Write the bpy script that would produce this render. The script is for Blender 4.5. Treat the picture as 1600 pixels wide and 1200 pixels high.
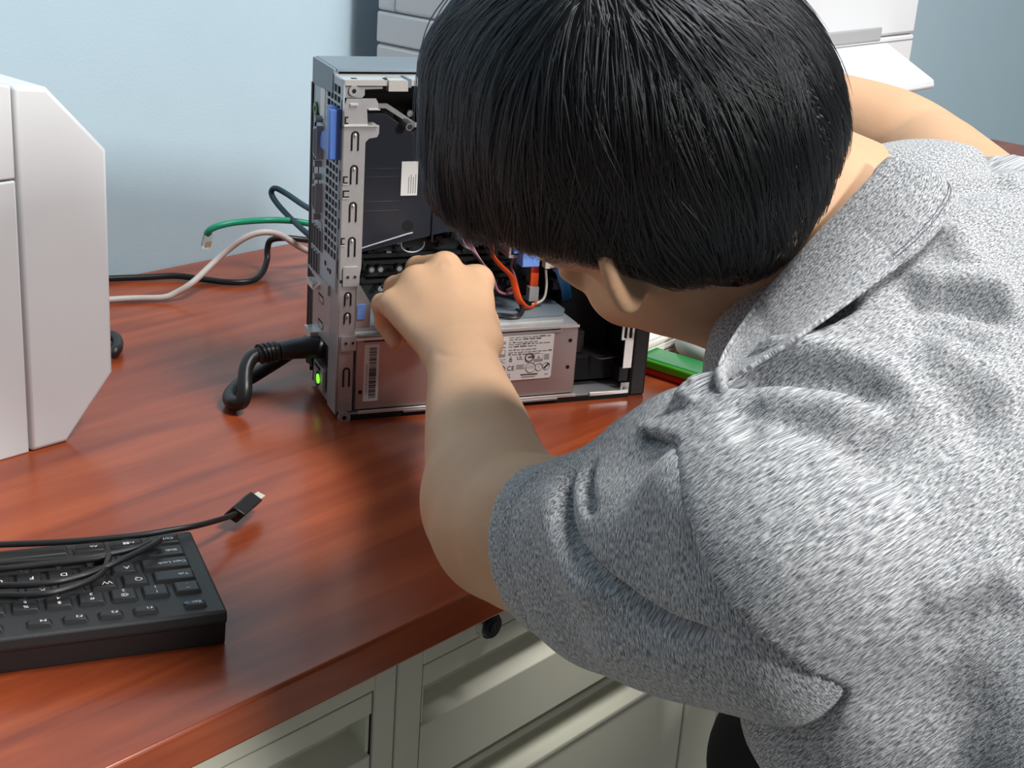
import bpy, bmesh, math, random
import numpy as np
from mathutils import Vector, Matrix
from mathutils.bvhtree import BVHTree

random.seed(7); np.random.seed(7)
for o in list(bpy.data.objects): bpy.data.objects.remove(o)
SC = bpy.context.scene
COL = SC.collection

# ------------------------------------------------------------------ camera
TOP = 0.74                                   # height of the table top; world X runs along the desk, Y towards the wall
FPX, PITCH, ROLL, CAMH, DYAW = 2300.82, 0.359457624, -0.0727632118, 0.47632587, 0.872895964
def _desk(v):                                # fitted frame -> desk frame
    c, s = math.cos(-DYAW), math.sin(-DYAW)
    return np.array([c*v[0]-s*v[1], s*v[0]+c*v[1], v[2]])
_F = np.array([0, math.cos(PITCH), -math.sin(PITCH)])
_U0 = np.array([0, math.sin(PITCH), math.cos(PITCH)]); _R0 = np.array([1., 0, 0])
_c, _s = math.cos(ROLL), math.sin(ROLL)
CR, CU, CF = _desk(_c*_R0-_s*_U0), _desk(_s*_R0+_c*_U0), _desk(_F)
CC = np.array([0, 0, TOP+CAMH])
cam = bpy.data.objects.new('camera', bpy.data.cameras.new('camera')); COL.objects.link(cam)
m = Matrix.Identity(4)
for i in range(3):
    m[i][0], m[i][1], m[i][2], m[i][3] = CR[i], CU[i], -CF[i], CC[i]
cam.matrix_world = m
cam.data.sensor_width = 36; cam.data.lens = FPX/1600*36
cam.data.clip_start = 0.02
SC.camera = cam

# ------------------------------------------------------------------ light and exposure
SC.view_settings.view_transform = 'Standard'; SC.view_settings.look = 'None'
SC.view_settings.gamma = 1; SC.view_settings.use_curve_mapping = False
SC.view_settings.exposure = 0.0
W = bpy.data.worlds.new('room_light'); SC.world = W; W.use_nodes = True
W.node_tree.nodes['Background'].inputs[0].default_value = (0.80, 0.90, 1.0, 1)
W.node_tree.nodes['Background'].inputs[1].default_value = 0.17
def area(name, loc, target, sx, sy, power, col):
    L = bpy.data.lights.new(name, 'AREA'); L.shape = 'RECTANGLE'; L.size = sx; L.size_y = sy
    L.energy = power; L.color = col
    o = bpy.data.objects.new(name, L); COL.objects.link(o); o.location = loc
    d = Vector(target)-Vector(loc); o.rotation_euler = d.to_track_quat('-Z', 'Y').to_euler()
    return o
area('ceiling_lamp', (1.16, -0.15, 2.75), (0.85, 0.6, 0.8), 0.6, 0.6, 52, (1, 0.985, 0.96))
area('ceiling_lamp', (1.0, -2.8, 2.60), (0.5, 0.6, 0.70), 0.6, 0.6, 105, (1, 0.985, 0.96))

# ------------------------------------------------------------------ helpers
def at(x, y, t):                             # point seen at (x, y) of the 1600x1200 photo, t metres deep
    return Vector(CC+(CF+((x-800)/FPX)*CR-((y-600)/FPX)*CU)*t)
def on(x, y, z=0.0):                         # the same, on the horizontal plane z above the table top
    d = CF+((x-800)/FPX)*CR-((y-600)/FPX)*CU
    return Vector(CC+d*((TOP+z-CC[2])/d[2]))
def onY(x, y, Y):
    d = CF+((x-800)/FPX)*CR-((y-600)/FPX)*CU
    return Vector(CC+d*((Y-CC[1])/d[1]))
def onX(x, y, X):
    d = CF+((x-800)/FPX)*CR-((y-600)/FPX)*CU
    return Vector(CC+d*((X-CC[0])/d[0]))

MATS = {}
def mat(name, col, rough=0.5, metal=0.0, spec=0.5, coat=0.0, bump=0.0, bscale=200.0, var=0.0, vscale=30.0, trans=0.0, emit=None, ior=1.45):
    M = bpy.data.materials.new(name); M.use_nodes = True; N = M.node_tree.nodes; L = M.node_tree.links
    B = N['Principled BSDF']
    B.inputs['Base Color'].default_value = (*col, 1); B.inputs['Roughness'].default_value = rough
    B.inputs['Metallic'].default_value = metal; B.inputs['Specular IOR Level'].default_value = spec
    B.inputs['Coat Weight'].default_value = coat; B.inputs['Coat Roughness'].default_value = 0.12
    B.inputs['Transmission Weight'].default_value = trans; B.inputs['IOR'].default_value = ior
    tc = N.new('ShaderNodeTexCoord')
    n = N.new('ShaderNodeTexNoise'); n.inputs['Scale'].default_value = vscale; n.inputs['Detail'].default_value = 4
    L.new(tc.outputs['Object'], n.inputs['Vector'])
    mx = N.new('ShaderNodeMix'); mx.data_type = 'RGBA'
    k = max(var, 0.02)
    mx.inputs[6].default_value = (*[c*(1-k) for c in col], 1); mx.inputs[7].default_value = (*[min(1, c*(1+k)) for c in col], 1)
    L.new(n.outputs['Fac'], mx.inputs[0]); L.new(mx.outputs[2], B.inputs['Base Color'])
    if bump:
        n2 = N.new('ShaderNodeTexNoise'); n2.inputs['Scale'].default_value = bscale; n2.inputs['Detail'].default_value = 3
        L.new(tc.outputs['Object'], n2.inputs['Vector'])
        b = N.new('ShaderNodeBump'); b.inputs['Strength'].default_value = bump; b.inputs['Distance'].default_value = 0.001
        L.new(n2.outputs['Fac'], b.inputs['Height']); L.new(b.outputs[0], B.inputs['Normal'])
    if emit:
        B.inputs['Emission Color'].default_value = (*emit[:3], 1); B.inputs['Emission Strength'].default_value = emit[3]
    MATS[name] = M
    return M

mat('wall_paint', (0.41, 0.545, 0.62), 0.75, bump=0.22, bscale=300, var=0.03, vscale=18)
mat('floor_tile', (0.30, 0.29, 0.27), 0.5)
mat('cab', (0.60, 0.595, 0.485), 0.45, bump=0.05, bscale=900)
mat('cab_dark', (0.10, 0.105, 0.09), 0.6)
mat('chrome', (0.75, 0.75, 0.76), 0.18, metal=1)
mat('galv', (0.42, 0.42, 0.43), 0.40, metal=0.5, var=0.10, vscale=120, bump=0.04, bscale=500)
mat('galv_dull', (0.36, 0.365, 0.38), 0.5, metal=0.6, var=0.08, vscale=90)
mat('rear_metal', (0.42, 0.46, 0.50), 0.5, metal=0.3, var=0.05)
mat('bright_metal', (0.80, 0.80, 0.78), 0.32, metal=0.7)
mat('psu_metal', (0.46, 0.42, 0.42), 0.38, metal=0.75, var=0.04)
mat('case_top', (0.16, 0.20, 0.235), 0.42, var=0.05)
mat('case_black', (0.012, 0.013, 0.015), 0.45)
mat('black', (0.010, 0.010, 0.011), 0.45)
mat('hole', (0.004, 0.004, 0.005), 0.8)
mat('shroud', (0.020, 0.024, 0.034), 0.28, var=0.1)
mat('pcb', (0.012, 0.016, 0.016), 0.5, var=0.3, vscale=400)
mat('key_body', (0.022, 0.022, 0.023), 0.50, bump=0.2, bscale=1500)
mat('key_cap', (0.016, 0.016, 0.017), 0.42)
mat('legend', (0.85, 0.85, 0.85), 0.6)
mat('blue_dot', (0.06, 0.18, 0.38), 0.5)
mat('cord_black', (0.012, 0.012, 0.013), 0.38)
mat('cord_blue', (0.012, 0.040, 0.060), 0.40)
mat('cord_white', (0.55, 0.50, 0.47), 0.45)
mat('cord_green', (0.010, 0.30, 0.16), 0.40)
mat('clear', (0.95, 0.97, 0.95), 0.08, trans=0.85)
mat('gold', (0.85, 0.60, 0.22), 0.25, metal=1)
mat('printer_white', (0.68, 0.69, 0.705), 0.42, spec=0.4)
mat('printer_grey', (0.64, 0.66, 0.68), 0.45)
mat('seam', (0.22, 0.22, 0.23), 0.7)
mat('blue_plastic', (0.09, 0.20, 0.58), 0.38)
mat('blue_light', (0.16, 0.30, 0.72), 0.35)
mat('blue_cable', (0.01, 0.10, 0.25), 0.4)
mat('orange', (0.90, 0.10, 0.015), 0.38)
mat('red_dark', (0.50, 0.03, 0.015), 0.4)
mat('purple', (0.16, 0.09, 0.12), 0.45)
mat('pink', (0.42, 0.16, 0.22), 0.45)
mat('yellow', (0.55, 0.30, 0.05), 0.45)
mat('cream', (0.62, 0.60, 0.52), 0.5)
mat('paper_label', (0.72, 0.72, 0.71), 0.55)
mat('label_grey', (0.36, 0.36, 0.37), 0.55)
mat('ink', (0.035, 0.035, 0.04), 0.6)
mat('ink_soft', (0.30, 0.30, 0.30), 0.6)
mat('led', (0.1, 0.6, 0.05), 0.3, emit=(0.20, 1.0, 0.03, 1.6))
mat('jack_green', (0.10, 0.17, 0.05), 0.4)
mat('paper', (0.62, 0.60, 0.54), 0.7, var=0.25, vscale=300)
mat('green_clear', (0.02, 0.42, 0.10), 0.12, trans=0.55)
mat('lime', (0.12, 0.55, 0.03), 0.2, trans=0.3)
mat('red_clear', (0.65, 0.03, 0.02), 0.2, trans=0.25)
mat('white_plastic', (0.66, 0.66, 0.66), 0.45)
mat('trousers', (0.010, 0.010, 0.012), 0.9)

def wood_mat():
    M = bpy.data.materials.new('mahogany'); M.use_nodes = True; N = M.node_tree.nodes; L = M.node_tree.links
    B = N['Principled BSDF']; tc = N.new('ShaderNodeTexCoord')
    mp = N.new('ShaderNodeMapping'); mp.inputs['Scale'].default_value = (1.6, 13, 13); mp.inputs['Rotation'].default_value = (0, 0, 0.03)
    L.new(tc.outputs['Object'], mp.inputs['Vector'])
    n1 = N.new('ShaderNodeTexNoise'); n1.inputs['Scale'].default_value = 2.6; n1.inputs['Detail'].default_value = 7; n1.inputs['Distortion'].default_value = 0.6
    L.new(mp.outputs[0], n1.inputs['Vector'])
    mp2 = N.new('ShaderNodeMapping'); mp2.inputs['Scale'].default_value = (6, 260, 260)
    L.new(tc.outputs['Object'], mp2.inputs['Vector'])
    n2 = N.new('ShaderNodeTexNoise'); n2.inputs['Scale'].default_value = 1.0; n2.inputs['Detail'].default_value = 3
    L.new(mp2.outputs[0], n2.inputs['Vector'])
    cr = N.new('ShaderNodeValToRGB'); e = cr.color_ramp.elements
    e[0].position = 0.28; e[0].color = (0.19, 0.032, 0.011, 1); e[1].position = 0.72; e[1].color = (0.40, 0.088, 0.026, 1)
    k = e.new(0.5); k.color = (0.29, 0.055, 0.017, 1)
    mxv = N.new('ShaderNodeMath'); mxv.operation = 'MULTIPLY_ADD'; mxv.inputs[1].default_value = 0.16; 
    sb = N.new('ShaderNodeMath'); sb.operation = 'SUBTRACT'; sb.inputs[1].default_value = 0.08
    L.new(n2.outputs['Fac'], mxv.inputs[0]); L.new(n1.outputs['Fac'], mxv.inputs[2]); L.new(mxv.outputs[0], sb.inputs[0])
    L.new(sb.outputs[0], cr.inputs[0]); L.new(cr.outputs[0], B.inputs['Base Color'])
    B.inputs['Roughness'].default_value = 0.30; B.inputs['Specular IOR Level'].default_value = 0.42
    B.inputs['Coat Weight'].default_value = 0.15; B.inputs['Coat Roughness'].default_value = 0.15
    MATS['wood'] = M
wood_mat()

def crom(pts, n=8):                          # smooth curve through points
    P = [Vector(p) for p in pts]
    if len(P) < 3: return P
    out = []
    for i in range(len(P)-1):
        a = P[i-1] if i else P[i]*2-P[i+1]; b = P[i]; c = P[i+1]; d = P[i+2] if i+2 < len(P) else P[i+1]*2-P[i]
        for k in range(n):
            t = k/n
            out.append(0.5*((2*b)+(c-a)*t+(2*a-5*b+4*c-d)*t*t+(3*b-a-3*c+d)*t**3))
    out.append(P[-1]); return out

class MB:
    def __init__(s): s.bm = bmesh.new(); s.mats = []
    def mi(s, m):
        if m not in s.mats: s.mats.append(m)
        return s.mats.index(m)
    def face(s, vs, m):
        try:
            f = s.bm.faces.new(vs); f.material_index = s.mi(m); return f
        except ValueError: return None
    def box(s, x0, x1, y0, y1, z0, z1, m):
        v = [s.bm.verts.new(p) for p in ((x0,y0,z0),(x1,y0,z0),(x1,y1,z0),(x0,y1,z0),(x0,y0,z1),(x1,y0,z1),(x1,y1,z1),(x0,y1,z1))]
        for q in ((0,3,2,1),(4,5,6,7),(0,1,5,4),(1,2,6,5),(2,3,7,6),(3,0,4,7)): s.face([v[i] for i in q], m)
        return s
    def prism(s, pts, axis, a, b, m):        # pts in the two other axes (cyclic x:yz, y:xz, z:xy)
        def mk(p, c): return {'x': (c, p[0], p[1]), 'y': (p[0], c, p[1]), 'z': (p[0], p[1], c)}[axis]
        A = [s.bm.verts.new(mk(p, a)) for p in pts]; Bv = [s.bm.verts.new(mk(p, b)) for p in pts]
        s.face(A, m); s.face(Bv[::-1], m); n = len(pts)
        for i in range(n): s.face([A[i], Bv[i], Bv[(i+1) % n], A[(i+1) % n]], m)
        return s
    def tube(s, pts, r, m, seg=10, smooth=6, rh=None, up=None, taper=None, closed=False):
        P = crom(pts, smooth) if smooth else [Vector(p) for p in pts]
        n = len(P); rings = []; prev = None
        for i in range(n):
            t = (P[min(i+1, n-1)]-P[max(i-1, 0)])
            t = t.normalized() if t.length > 1e-9 else Vector((0, 0, 1))
            if up is not None: u = Vector(up(i/(n-1)) if callable(up) else up)
            else: u = prev if prev is not None else (Vector((0, 0, 1)) if abs(t.z) < 0.9 else Vector((1, 0, 0)))
            u = (u-t*u.dot(t)); u = u.normalized() if u.length > 1e-6 else t.orthogonal().normalized()
            prev = u; w = t.cross(u)
            k = taper(i/(n-1)) if taper else 1
            ra, rb = r*k, (rh if rh else r)*k
            rings.append([s.bm.verts.new(P[i]+w*(ra*math.cos(2*math.pi*j/seg))+u*(rb*math.sin(2*math.pi*j/seg))) for j in range(seg)])
        for i in range(n-1):
            for j in range(seg): s.face([rings[i][j], rings[i][(j+1) % seg], rings[i+1][(j+1) % seg], rings[i+1][j]], m)
        s.face(rings[0][::-1], m); s.face(rings[-1], m)
        return s
    def cyl(s, a, b, r, m, r2=None, seg=20):
        return s.tube([a, b], r, m, seg=seg, smooth=0, taper=(lambda t: 1+(r2/r-1)*t) if r2 else None)
    def ell(s, c, r, m, nu=20, nv=12):
        g = []
        for i in range(1, nv):
            th = math.pi*i/nv
            g.append([s.bm.verts.new((c[0]+r[0]*math.sin(th)*math.cos(2*math.pi*j/nu), c[1]+r[1]*math.sin(th)*math.sin(2*math.pi*j/nu), c[2]+r[2]*math.cos(th))) for j in range(nu)])
        t = s.bm.verts.new((c[0], c[1], c[2]+r[2])); b = s.bm.verts.new((c[0], c[1], c[2]-r[2]))
        for j in range(nu):
            k = (j+1) % nu
            s.face([t, g[0][j], g[0][k]], m); s.face([b, g[-1][k], g[-1][j]], m)
            for i in range(nv-2): s.face([g[i][j], g[i+1][j], g[i+1][k], g[i][k]], m)
        return s
    def text(s, txt, size, M4, m, depth=0.0):
        for vs, fs in text_mesh(txt):
            V = [s.bm.verts.new(M4 @ Vector((v[0]*size, v[1]*size, depth))) for v in vs]
            for f in fs: s.face([V[i] for i in f], m)
        return s
    def build(s, name, parent=None, bevel=0.0, smooth=True, angle=38, segs=2, mw=None, xf=None):
        bm = s.bm
        if xf is not None: bmesh.ops.transform(bm, matrix=xf, verts=bm.verts)
        bmesh.ops.recalc_face_normals(bm, faces=bm.faces)
        if smooth:
            for f in bm.faces: f.smooth = True
            for e in bm.edges:
                if len(e.link_faces) == 2 and e.calc_face_angle(0) > math.radians(angle): e.smooth = False
        me = bpy.data.meshes.new(name); bm.to_mesh(me); bm.free()
        for k in s.mats: me.materials.append(MATS[k])
        o = bpy.data.objects.new(name, me); COL.objects.link(o)
        if parent: o.parent = parent
        if bevel:
            b = o.modifiers.new('bevel', 'BEVEL'); b.width = bevel; b.segments = segs; b.limit_method = 'ANGLE'; b.angle_limit = math.radians(50); b.harden_normals = False
        return o
_TX = {}
def text_mesh(txt):
    if txt not in _TX:
        cu = bpy.data.curves.new('t', 'FONT'); cu.body = txt; cu.align_x = 'CENTER'; cu.align_y = 'CENTER'; cu.resolution_u = 3
        o = bpy.data.objects.new('t', cu); COL.objects.link(o)
        dg = bpy.context.evaluated_depsgraph_get(); dg.update()
        me = o.evaluated_get(dg).to_mesh()
        _TX[txt] = [([tuple(v.co) for v in me.vertices], [tuple(p.vertices) for p in me.polygons])]
        o.evaluated_get(dg).to_mesh_clear(); bpy.data.objects.remove(o); bpy.data.curves.remove(cu)
    return _TX[txt]
def tag(o, label=None, cat=None, group=None, kind=None):
    if label: o['label'] = label
    if cat: o['category'] = cat
    if group: o['group'] = group
    if kind: o['kind'] = kind
    return o
def empty(name, loc, rz=0.0):
    o = bpy.data.objects.new(name, None); COL.objects.link(o); o.location = loc; o.rotation_euler = (0, 0, rz); o.empty_display_size = 0.05
    return o
# ------------------------------------------------------------------ the room
tag(MB().box(-2.2, 4.6, 1.297, 1.40, 0, 2.9, 'wall_paint').build('wall_back'), kind='structure')
tag(MB().box(-2.2, 4.6, -3.4, 1.40, -0.06, 0, 'floor_tile').build('floor'), kind='structure')

# ------------------------------------------------------------------ desk and cabinets
desk = empty('desk', (0.9, 0.93, 0))
tag(desk, 'glossy reddish mahogany desk with dark front edge against the blue wall', 'desk')
MB().box(-1.7, 1.75, -0.361, 0.365, TOP-0.0275, TOP, 'wood').build('desktop', desk, bevel=0.0025, segs=3)
MB().box(-1.68, -1.655, -0.33, 0.35, 0, TOP-0.0275, 'wood').build('side_panel', desk, bevel=0.002)
MB().box(1.70, 1.725, -0.33, 0.35, 0, TOP-0.0275, 'wood').build('side_panel', desk, bevel=0.002)
MB().box(-1.655, 1.70, 0.33, 0.348, 0.3, TOP-0.0275, 'wood').build('back_panel', desk, bevel=0.001)

CABY = 0.580
def cabinet(x0, x1, label, lock, post=0.019):
    w = x1-x0; zt = TOP-0.0275
    c = empty('filing_cabinet', (x0, CABY, 0)); tag(c, label, 'cabinet', group='metal pedestals under the desk')
    b = MB()
    b.box(0, w, 0.020, 0.55, 0.02, zt-0.0005, 'cab')                      # carcass
    b.box(0, 0.0235, 0, 0.022, 0.02, zt-0.0005, 'cab'); b.box(w-post, w, 0, 0.022, 0.02, zt-0.0005, 'cab')
    b.box(0.0235, w-post, 0, 0.022, zt-0.019, zt-0.0005, 'cab'); b.box(0.0235, w-post, 0, 0.022, 0.02, 0.05, 'cab')
    b.box(0, w, 0.02, 0.55, 0.0, 0.02, 'cab_dark')
    b.build('body', c, bevel=0.0012)
    zs = [zt-0.0205, zt-0.122, zt-0.330, 0.052]
    for k in range(3):
        z1, z0 = zs[k], zs[k+1]+0.004
        if k: z1 -= 0.006
        xa, xb = 0.025, w-post-0.0015
        d = MB()
        pr = [(0.001, z1), (0.001, z1-0.016), (0.004, z1-0.0175), (0.019, z1-0.020), (0.0195, z1-0.036), (0.004, z1-0.046), (0.001, z1-0.048),
              (0.001, z0), (0.0198, z0), (0.0198, z1)]
        if k: pr = [(0.008, z1), (0.008, z1-0.006), (0.0195, z1-0.008), (0.0195, z1-0.022), (0.003, z1-0.026), (-0.001, z1-0.028), (-0.001, z1-0.031), (0.001, z1-0.033), (0.001, z0), (0.0198, z0), (0.0198, z1)]
        d.prism(pr, 'x', xa, xb, 'cab')
        dr = d.build('drawer', c, bevel=0.0007)
        if k == 0:
            for xe in (xa, xb-0.003): MB().box(xe, xe+0.003, 0.003, 0.0205, z1-0.046, z1-0.017, 'cab').build('grip_end', dr)
    if lock:
        l = MB(); lx, lz = 0.083, zt-0.0095
        l.cyl((lx, 0.002, lz), (lx, -0.006, lz), 0.0105, 'chrome', r2=0.0095, seg=28).cyl((lx, -0.006, lz), (lx, -0.0085, lz), 0.0082, 'case_black', seg=24)
        l.cyl((lx, -0.0085, lz), (lx, -0.0100, lz), 0.0048, 'black', seg=20)
        l.box(lx-0.0007, lx+0.0007, -0.0106, -0.0098, lz-0.003, lz+0.003, 'chrome')
        l.build('lock', c)
    return c
cabinet(0.598, 1.012, 'putty metal drawer pedestal with round lock under the desk, beside the shirt sleeve', True, 0.054)
cabinet(0.205, 0.5965, 'putty metal drawer pedestal under the desk, cut off by the bottom edge of the photo', False)

# ------------------------------------------------------------------ near printer (left edge)
PY0, PY1 = 0.950, 1.262
p1 = empty('printer', (0.40, PY0, TOP)); tag(p1, 'white printer with chamfered corners at the left edge of the desk', 'printer')
ox = 0.40
b = MB()
pts = [(0.561-ox, 0.0), (0.593-ox, 0.0), (0.6365-ox, 0.049), (0.6365-ox, 0.229), (0.588-ox, 0.2795), (0.561-ox, 0.2825)]
b.prism(pts, 'y', 0, PY1-PY0, 'printer_white')
b.build('side_housing', p1, bevel=0.0035, segs=4)
b = MB(); b.box(0.12-ox, 0.5595-ox, 0.0005, PY1-PY0-0.002, 0.0, 0.2145, 'printer_white'); b.build('front_cover', p1, bevel=0.0016, segs=3)
b = MB(); b.prism([(0.12-ox, 0.2157), (0.5595-ox, 0.2157), (0.5595-ox, 0.2825), (0.545-ox, 0.286), (0.12-ox, 0.300)], 'y', 0.0005, PY1-PY0-0.002, 'printer_white'); b.build('lid', p1, bevel=0.0016, segs=3)
b = MB(); b.box(0.125-ox, 0.563-ox, 0.006, PY1-PY0-0.01, 0.004, 0.275, 'seam'); b.build('inner_frame', p1)

# ------------------------------------------------------------------ far printer (behind the computer)
p2 = empty('office_printer', (1.4715, 1.05, TOP)); tag(p2, 'large white multifunction printer with open output tray, behind the computer tower', 'printer')
X0, X1, Y0, Y1 = 1.202-1.4715, 1.741-1.4715, -0.20, 0.20
b = MB(); b.box(X0, X1, Y0, Y1, 0, 0.2352, 'printer_white'); b.build('paper_cabinet', p2, bevel=0.004, segs=3)
b = MB(); b.prism([(X0, 0.2372), (X0, 0.2710), (X0+0.002, 0.2720), (X1, 0.2720), (X1, 0.2372)], 'y', Y0, Y1, 'printer_white'); b.build('middle_housing', p2, bevel=0.003, segs=2)
b = MB(); b.box(X0, X1, Y0, Y1, 0.2735, 0.46, 'printer_white'); b.build('scanner_housing', p2, bevel=0.004, segs=3)
b = MB(); b.box(X0+0.004, X1-0.004, Y0+0.004, Y1-0.004, 0.01, 0.455, 'seam'); b.build('inner_frame', p2)
b = MB(); b.box(X0-0.0006, X0+0.001, 0.170, 0.1712, 0.2740, 0.458, 'seam'); b.build('side_seam', p2)
b = MB(); b.box(X0-0.0006, X0+0.001, 0.085, 0.105, 0.2655, 0.2705, 'seam'); b.build('grip_recess', p2)
b = MB(); b.box(0.02, X1-0.002, Y0-0.0006, Y0+0.001, 0.2662, 0.2672, 'seam'); b.build('front_seam', p2)
# output slot and tray on the front
b = MB(); b.box(0.02, 0.183, Y0-0.0012, Y0+0.02, 0.268, 0.286, 'label_grey'); b.build('output_slot', p2, bevel=0.003)
b = MB()
b.prism([(Y0+0.004, 0.2675), (Y0-0.068, 0.2315), (Y0-0.070, 0.2225), (Y0-0.060, 0.219), (Y0+0.004, 0.254)], 'x', 0.012, 0.203, 'printer_white')
b.build('output_tray', p2, bevel=0.003, segs=3)
# ------------------------------------------------------------------ computer tower, side cover off
PCO = _desk(np.array([-0.147108702, 1.14777648, 0])); PCYAW = 0.405990595-DYAW
pc = empty('computer_tower', (PCO[0], PCO[1], TOP), PCYAW)
tag(pc, 'open small desktop computer standing upright with its side cover off, wires and power supply showing', 'computer')
L, Wd, H = 0.2928, 0.0926, 0.290
# outer cover: top, far side, bottom, front bezel
b = MB()
b.box(0.002, L-0.018, 0.028, Wd, H-0.0025, H, 'case_top')
b.box(0.002, L-0.018, Wd-0.0015, Wd, 0.012, H-0.001, 'case_black')
b.box(0.004, L-0.018, 0.004, Wd, 0.0035, 0.005, 'case_black')
b.prism([(Wd-0.0005, H-0.0005), (Wd-0.0005, 0.02), (Wd-0.006, 0.020), (Wd-0.004, H-0.022), (0.029, H-0.020), (0.029, H-0.0005)], 'x', -0.0008, 0.004, 'case_top')
b.box(-0.0016, 0.003, 0.0885, Wd, 0.020, H-0.021, 'case_black')
b.build('outer_cover', pc, bevel=0.0006)
b = MB(); b.box(L-0.0165, L, 0.0005, Wd, 0.0, H, 'case_black')
b.build('front_bezel', pc, bevel=0.0025, segs=3)
for xx in (0.03, 0.24):
    for yy in (0.012, 0.07): MB().box(xx, xx+0.02, yy, yy+0.012, 0.0, 0.004, 'black').build('foot', pc)
# rear panel (plane x = 0) with openings
b = MB()
def rp(y0, y1, z0, z1, m='rear_metal', x0=0.0, x1=0.0012): b.box(x0, x1, y0, y1, z0, z1, m)
MESH = (0.0085, 0.046, 0.137, 0.279)
rp(0.0, MESH[0], 0.112, H-0.004); rp(MESH[1], 0.089, 0.112, H-0.021); rp(MESH[0], MESH[1], MESH[3], H-0.004); rp(MESH[0], MESH[1], 0.112, MESH[2])
nz, ny = 20, 4
for i in range(1, ny):
    y = MESH[0]+(MESH[1]-MESH[0])*i/ny; rp(y-0.0009, y+0.0009, MESH[2], MESH[3])
for k in range(1, nz):
    z = MESH[2]+(MESH[3]-MESH[2])*k/nz; rp(MESH[0], MESH[1], z-0.0009, z+0.0009)
rp(MESH[0]-0.001, MESH[1]+0.001, MESH[2]-0.001, MESH[3]+0.001, 'hole', 0.006, 0.007)
# openings drawn as dark recess plates
for (y0, y1, z0, z1) in [(0.0025, 0.0045, 0.247, 0.270), (0.0025, 0.0055, 0.205, 0.214), (0.002, 0.004, 0.182, 0.190), (0.001, 0.0045, 0.166, 0.175),
                         (0.0835, 0.0855, 0.170, 0.225), (0.002, 0.0032, 0.124, 0.140), (0.0045, 0.0055, 0.128, 0.150)]:
    rp(y0, y1, z0, z1, 'hole', -0.0002, 0.0005)
b.build('rear_panel', pc, bevel=0.0)
b = MB()      # expansion slot panel and lower rear frame
rp(0.024, 0.078, 0.058, 0.103, 'galv'); rp(0.058, 0.0785, 0.0985, 0.1035, 'bright_metal', -0.006, 0.001); rp(0.058, 0.079, 0.0525, 0.060, 'bright_metal', -0.007, 0.001)
rp(0.0, 0.024, 0.006, 0.112, 'galv_dull'); rp(0.024, 0.062, 0.006, 0.034, 'galv_dull', 0.002, 0.003); rp(0.078, 0.09, 0.02, 0.112, 'case_black')
rp(0.024, 0.08, 0.034, 0.058, 'hole', 0.003, 0.004)
for z in (0.0655, 0.0885):
    rp(0.0445, 0.0585, z, z+0.0072, 'hole', -0.0003, 0.0004); rp(0.0435, 0.0560, z+0.0012, z+0.0060, 'galv', -0.0006, 0.0)
b.prism([(0.024, 0.112), (0.09, 0.112), (0.09, 0.110), (0.024, 0.103)], 'x', -0.002, 0.001, 'galv')
b.build('expansion_panel', pc)
b = MB()      # ports
def port(y0, y1, z0, z1, m, d=0.003): b.box(-d, 0.001, y0, y1, z0, z1, m)
b.cyl((0.001, 0.0785, 0.249), (-0.0018, 0.0785, 0.249), 0.0055, 'jack_green', seg=20).cyl((-0.0018, 0.0785, 0.249), (-0.002, 0.0785, 0.249), 0.0022, 'hole', seg=12)
port(0.053, 0.066, 0.245, 0.272, 'paper_label', 0.0004)
for k in range(4): port(0.052, 0.066, 0.2395-0.004*k, 0.241-0.004*k, 'ink_soft', 0.0003)
b.build('audio_jack', pc)
def dsub(z0, z1, name, arcs):
    global b
    b = MB(); zc = (z0+z1)/2
    b.prism([(0.0555, z0+0.008), (0.0665, z0+0.011), (0.0665, z1-0.011), (0.0555, z1-0.008)], 'x', -0.006, 0.001, 'galv_dull')
    b.prism([(0.057, z0+0.010), (0.065, z0+0.0125), (0.065, z1-0.0125), (0.057, z1-0.010)], 'x', -0.0062, -0.0055, 'ink')
    for z in (z0+0.0035, z1-0.0035):
        b.cyl((0.001, 0.062, z), (-0.006, 0.062, z), 0.003, 'galv_dull', seg=6)
    if arcs:
        for zz in (zc-0.011, zc+0.011):
            b.tube([(-0.0004, 0.0735+0.008*math.cos(a)*0.8, zz+0.0105*math.sin(a)) for a in np.linspace(-2.2, 2.2, 15)], 0.0009, 'hole', seg=6, smooth=0)
    else:
        b.box(-0.0004, 0.001, 0.068, 0.0695, z0+0.002, z1+0.004, 'hole')
    return b.build(name, pc)
dsub(0.203, 0.247, 'serial_port', True); dsub(0.158, 0.199, 'video_port', False)
b = MB()
port(0.053, 0.0655, 0.146, 0.158, 'galv_dull', 0.0006)
for r in range(2):
    for k in range(4):
        y = 0.079-0.0085*k; z0 = 0.133-0.022*r-0.0035*k*0
        if r == 1 and k == 3: continue
        port(y-0.0028, y+0.0022, z0, z0+0.019, 'galv', 0.0016); port(y-0.0018, y+0.0012, z0+0.001, z0+0.018, 'hole', 0.0019)
b.cyl((0.001, 0.040, 0.127), (-0.0005, 0.040, 0.127), 0.0022, 'hole', seg=10); b.cyl((0.001, 0.0315, 0.124), (-0.0005, 0.0315, 0.124), 0.0014, 'hole', seg=10); b.cyl((0.001, 0.025, 0.124), (-0.0005, 0.025, 0.124), 0.0022, 'hole', seg=10)
b.build('usb_port', pc)
b = MB()      # blue release handle
b.prism([(0.010, 0.262), (0.030, 0.262), (0.030, 0.243), (0.050, 0.236), (0.054, 0.231), (0.054, 0.2215), (0.010, 0.2215)], 'x', -0.0035, 0.001, 'blue_plastic')
b.prism([(0.006, 0.262), (0.015, 0.262), (0.015, 0.2215), (0.006, 0.2215)], 'x', -0.009, 0.001, 'blue_plastic')
b.build('release_handle', pc, bevel=0.0012, segs=2)

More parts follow.
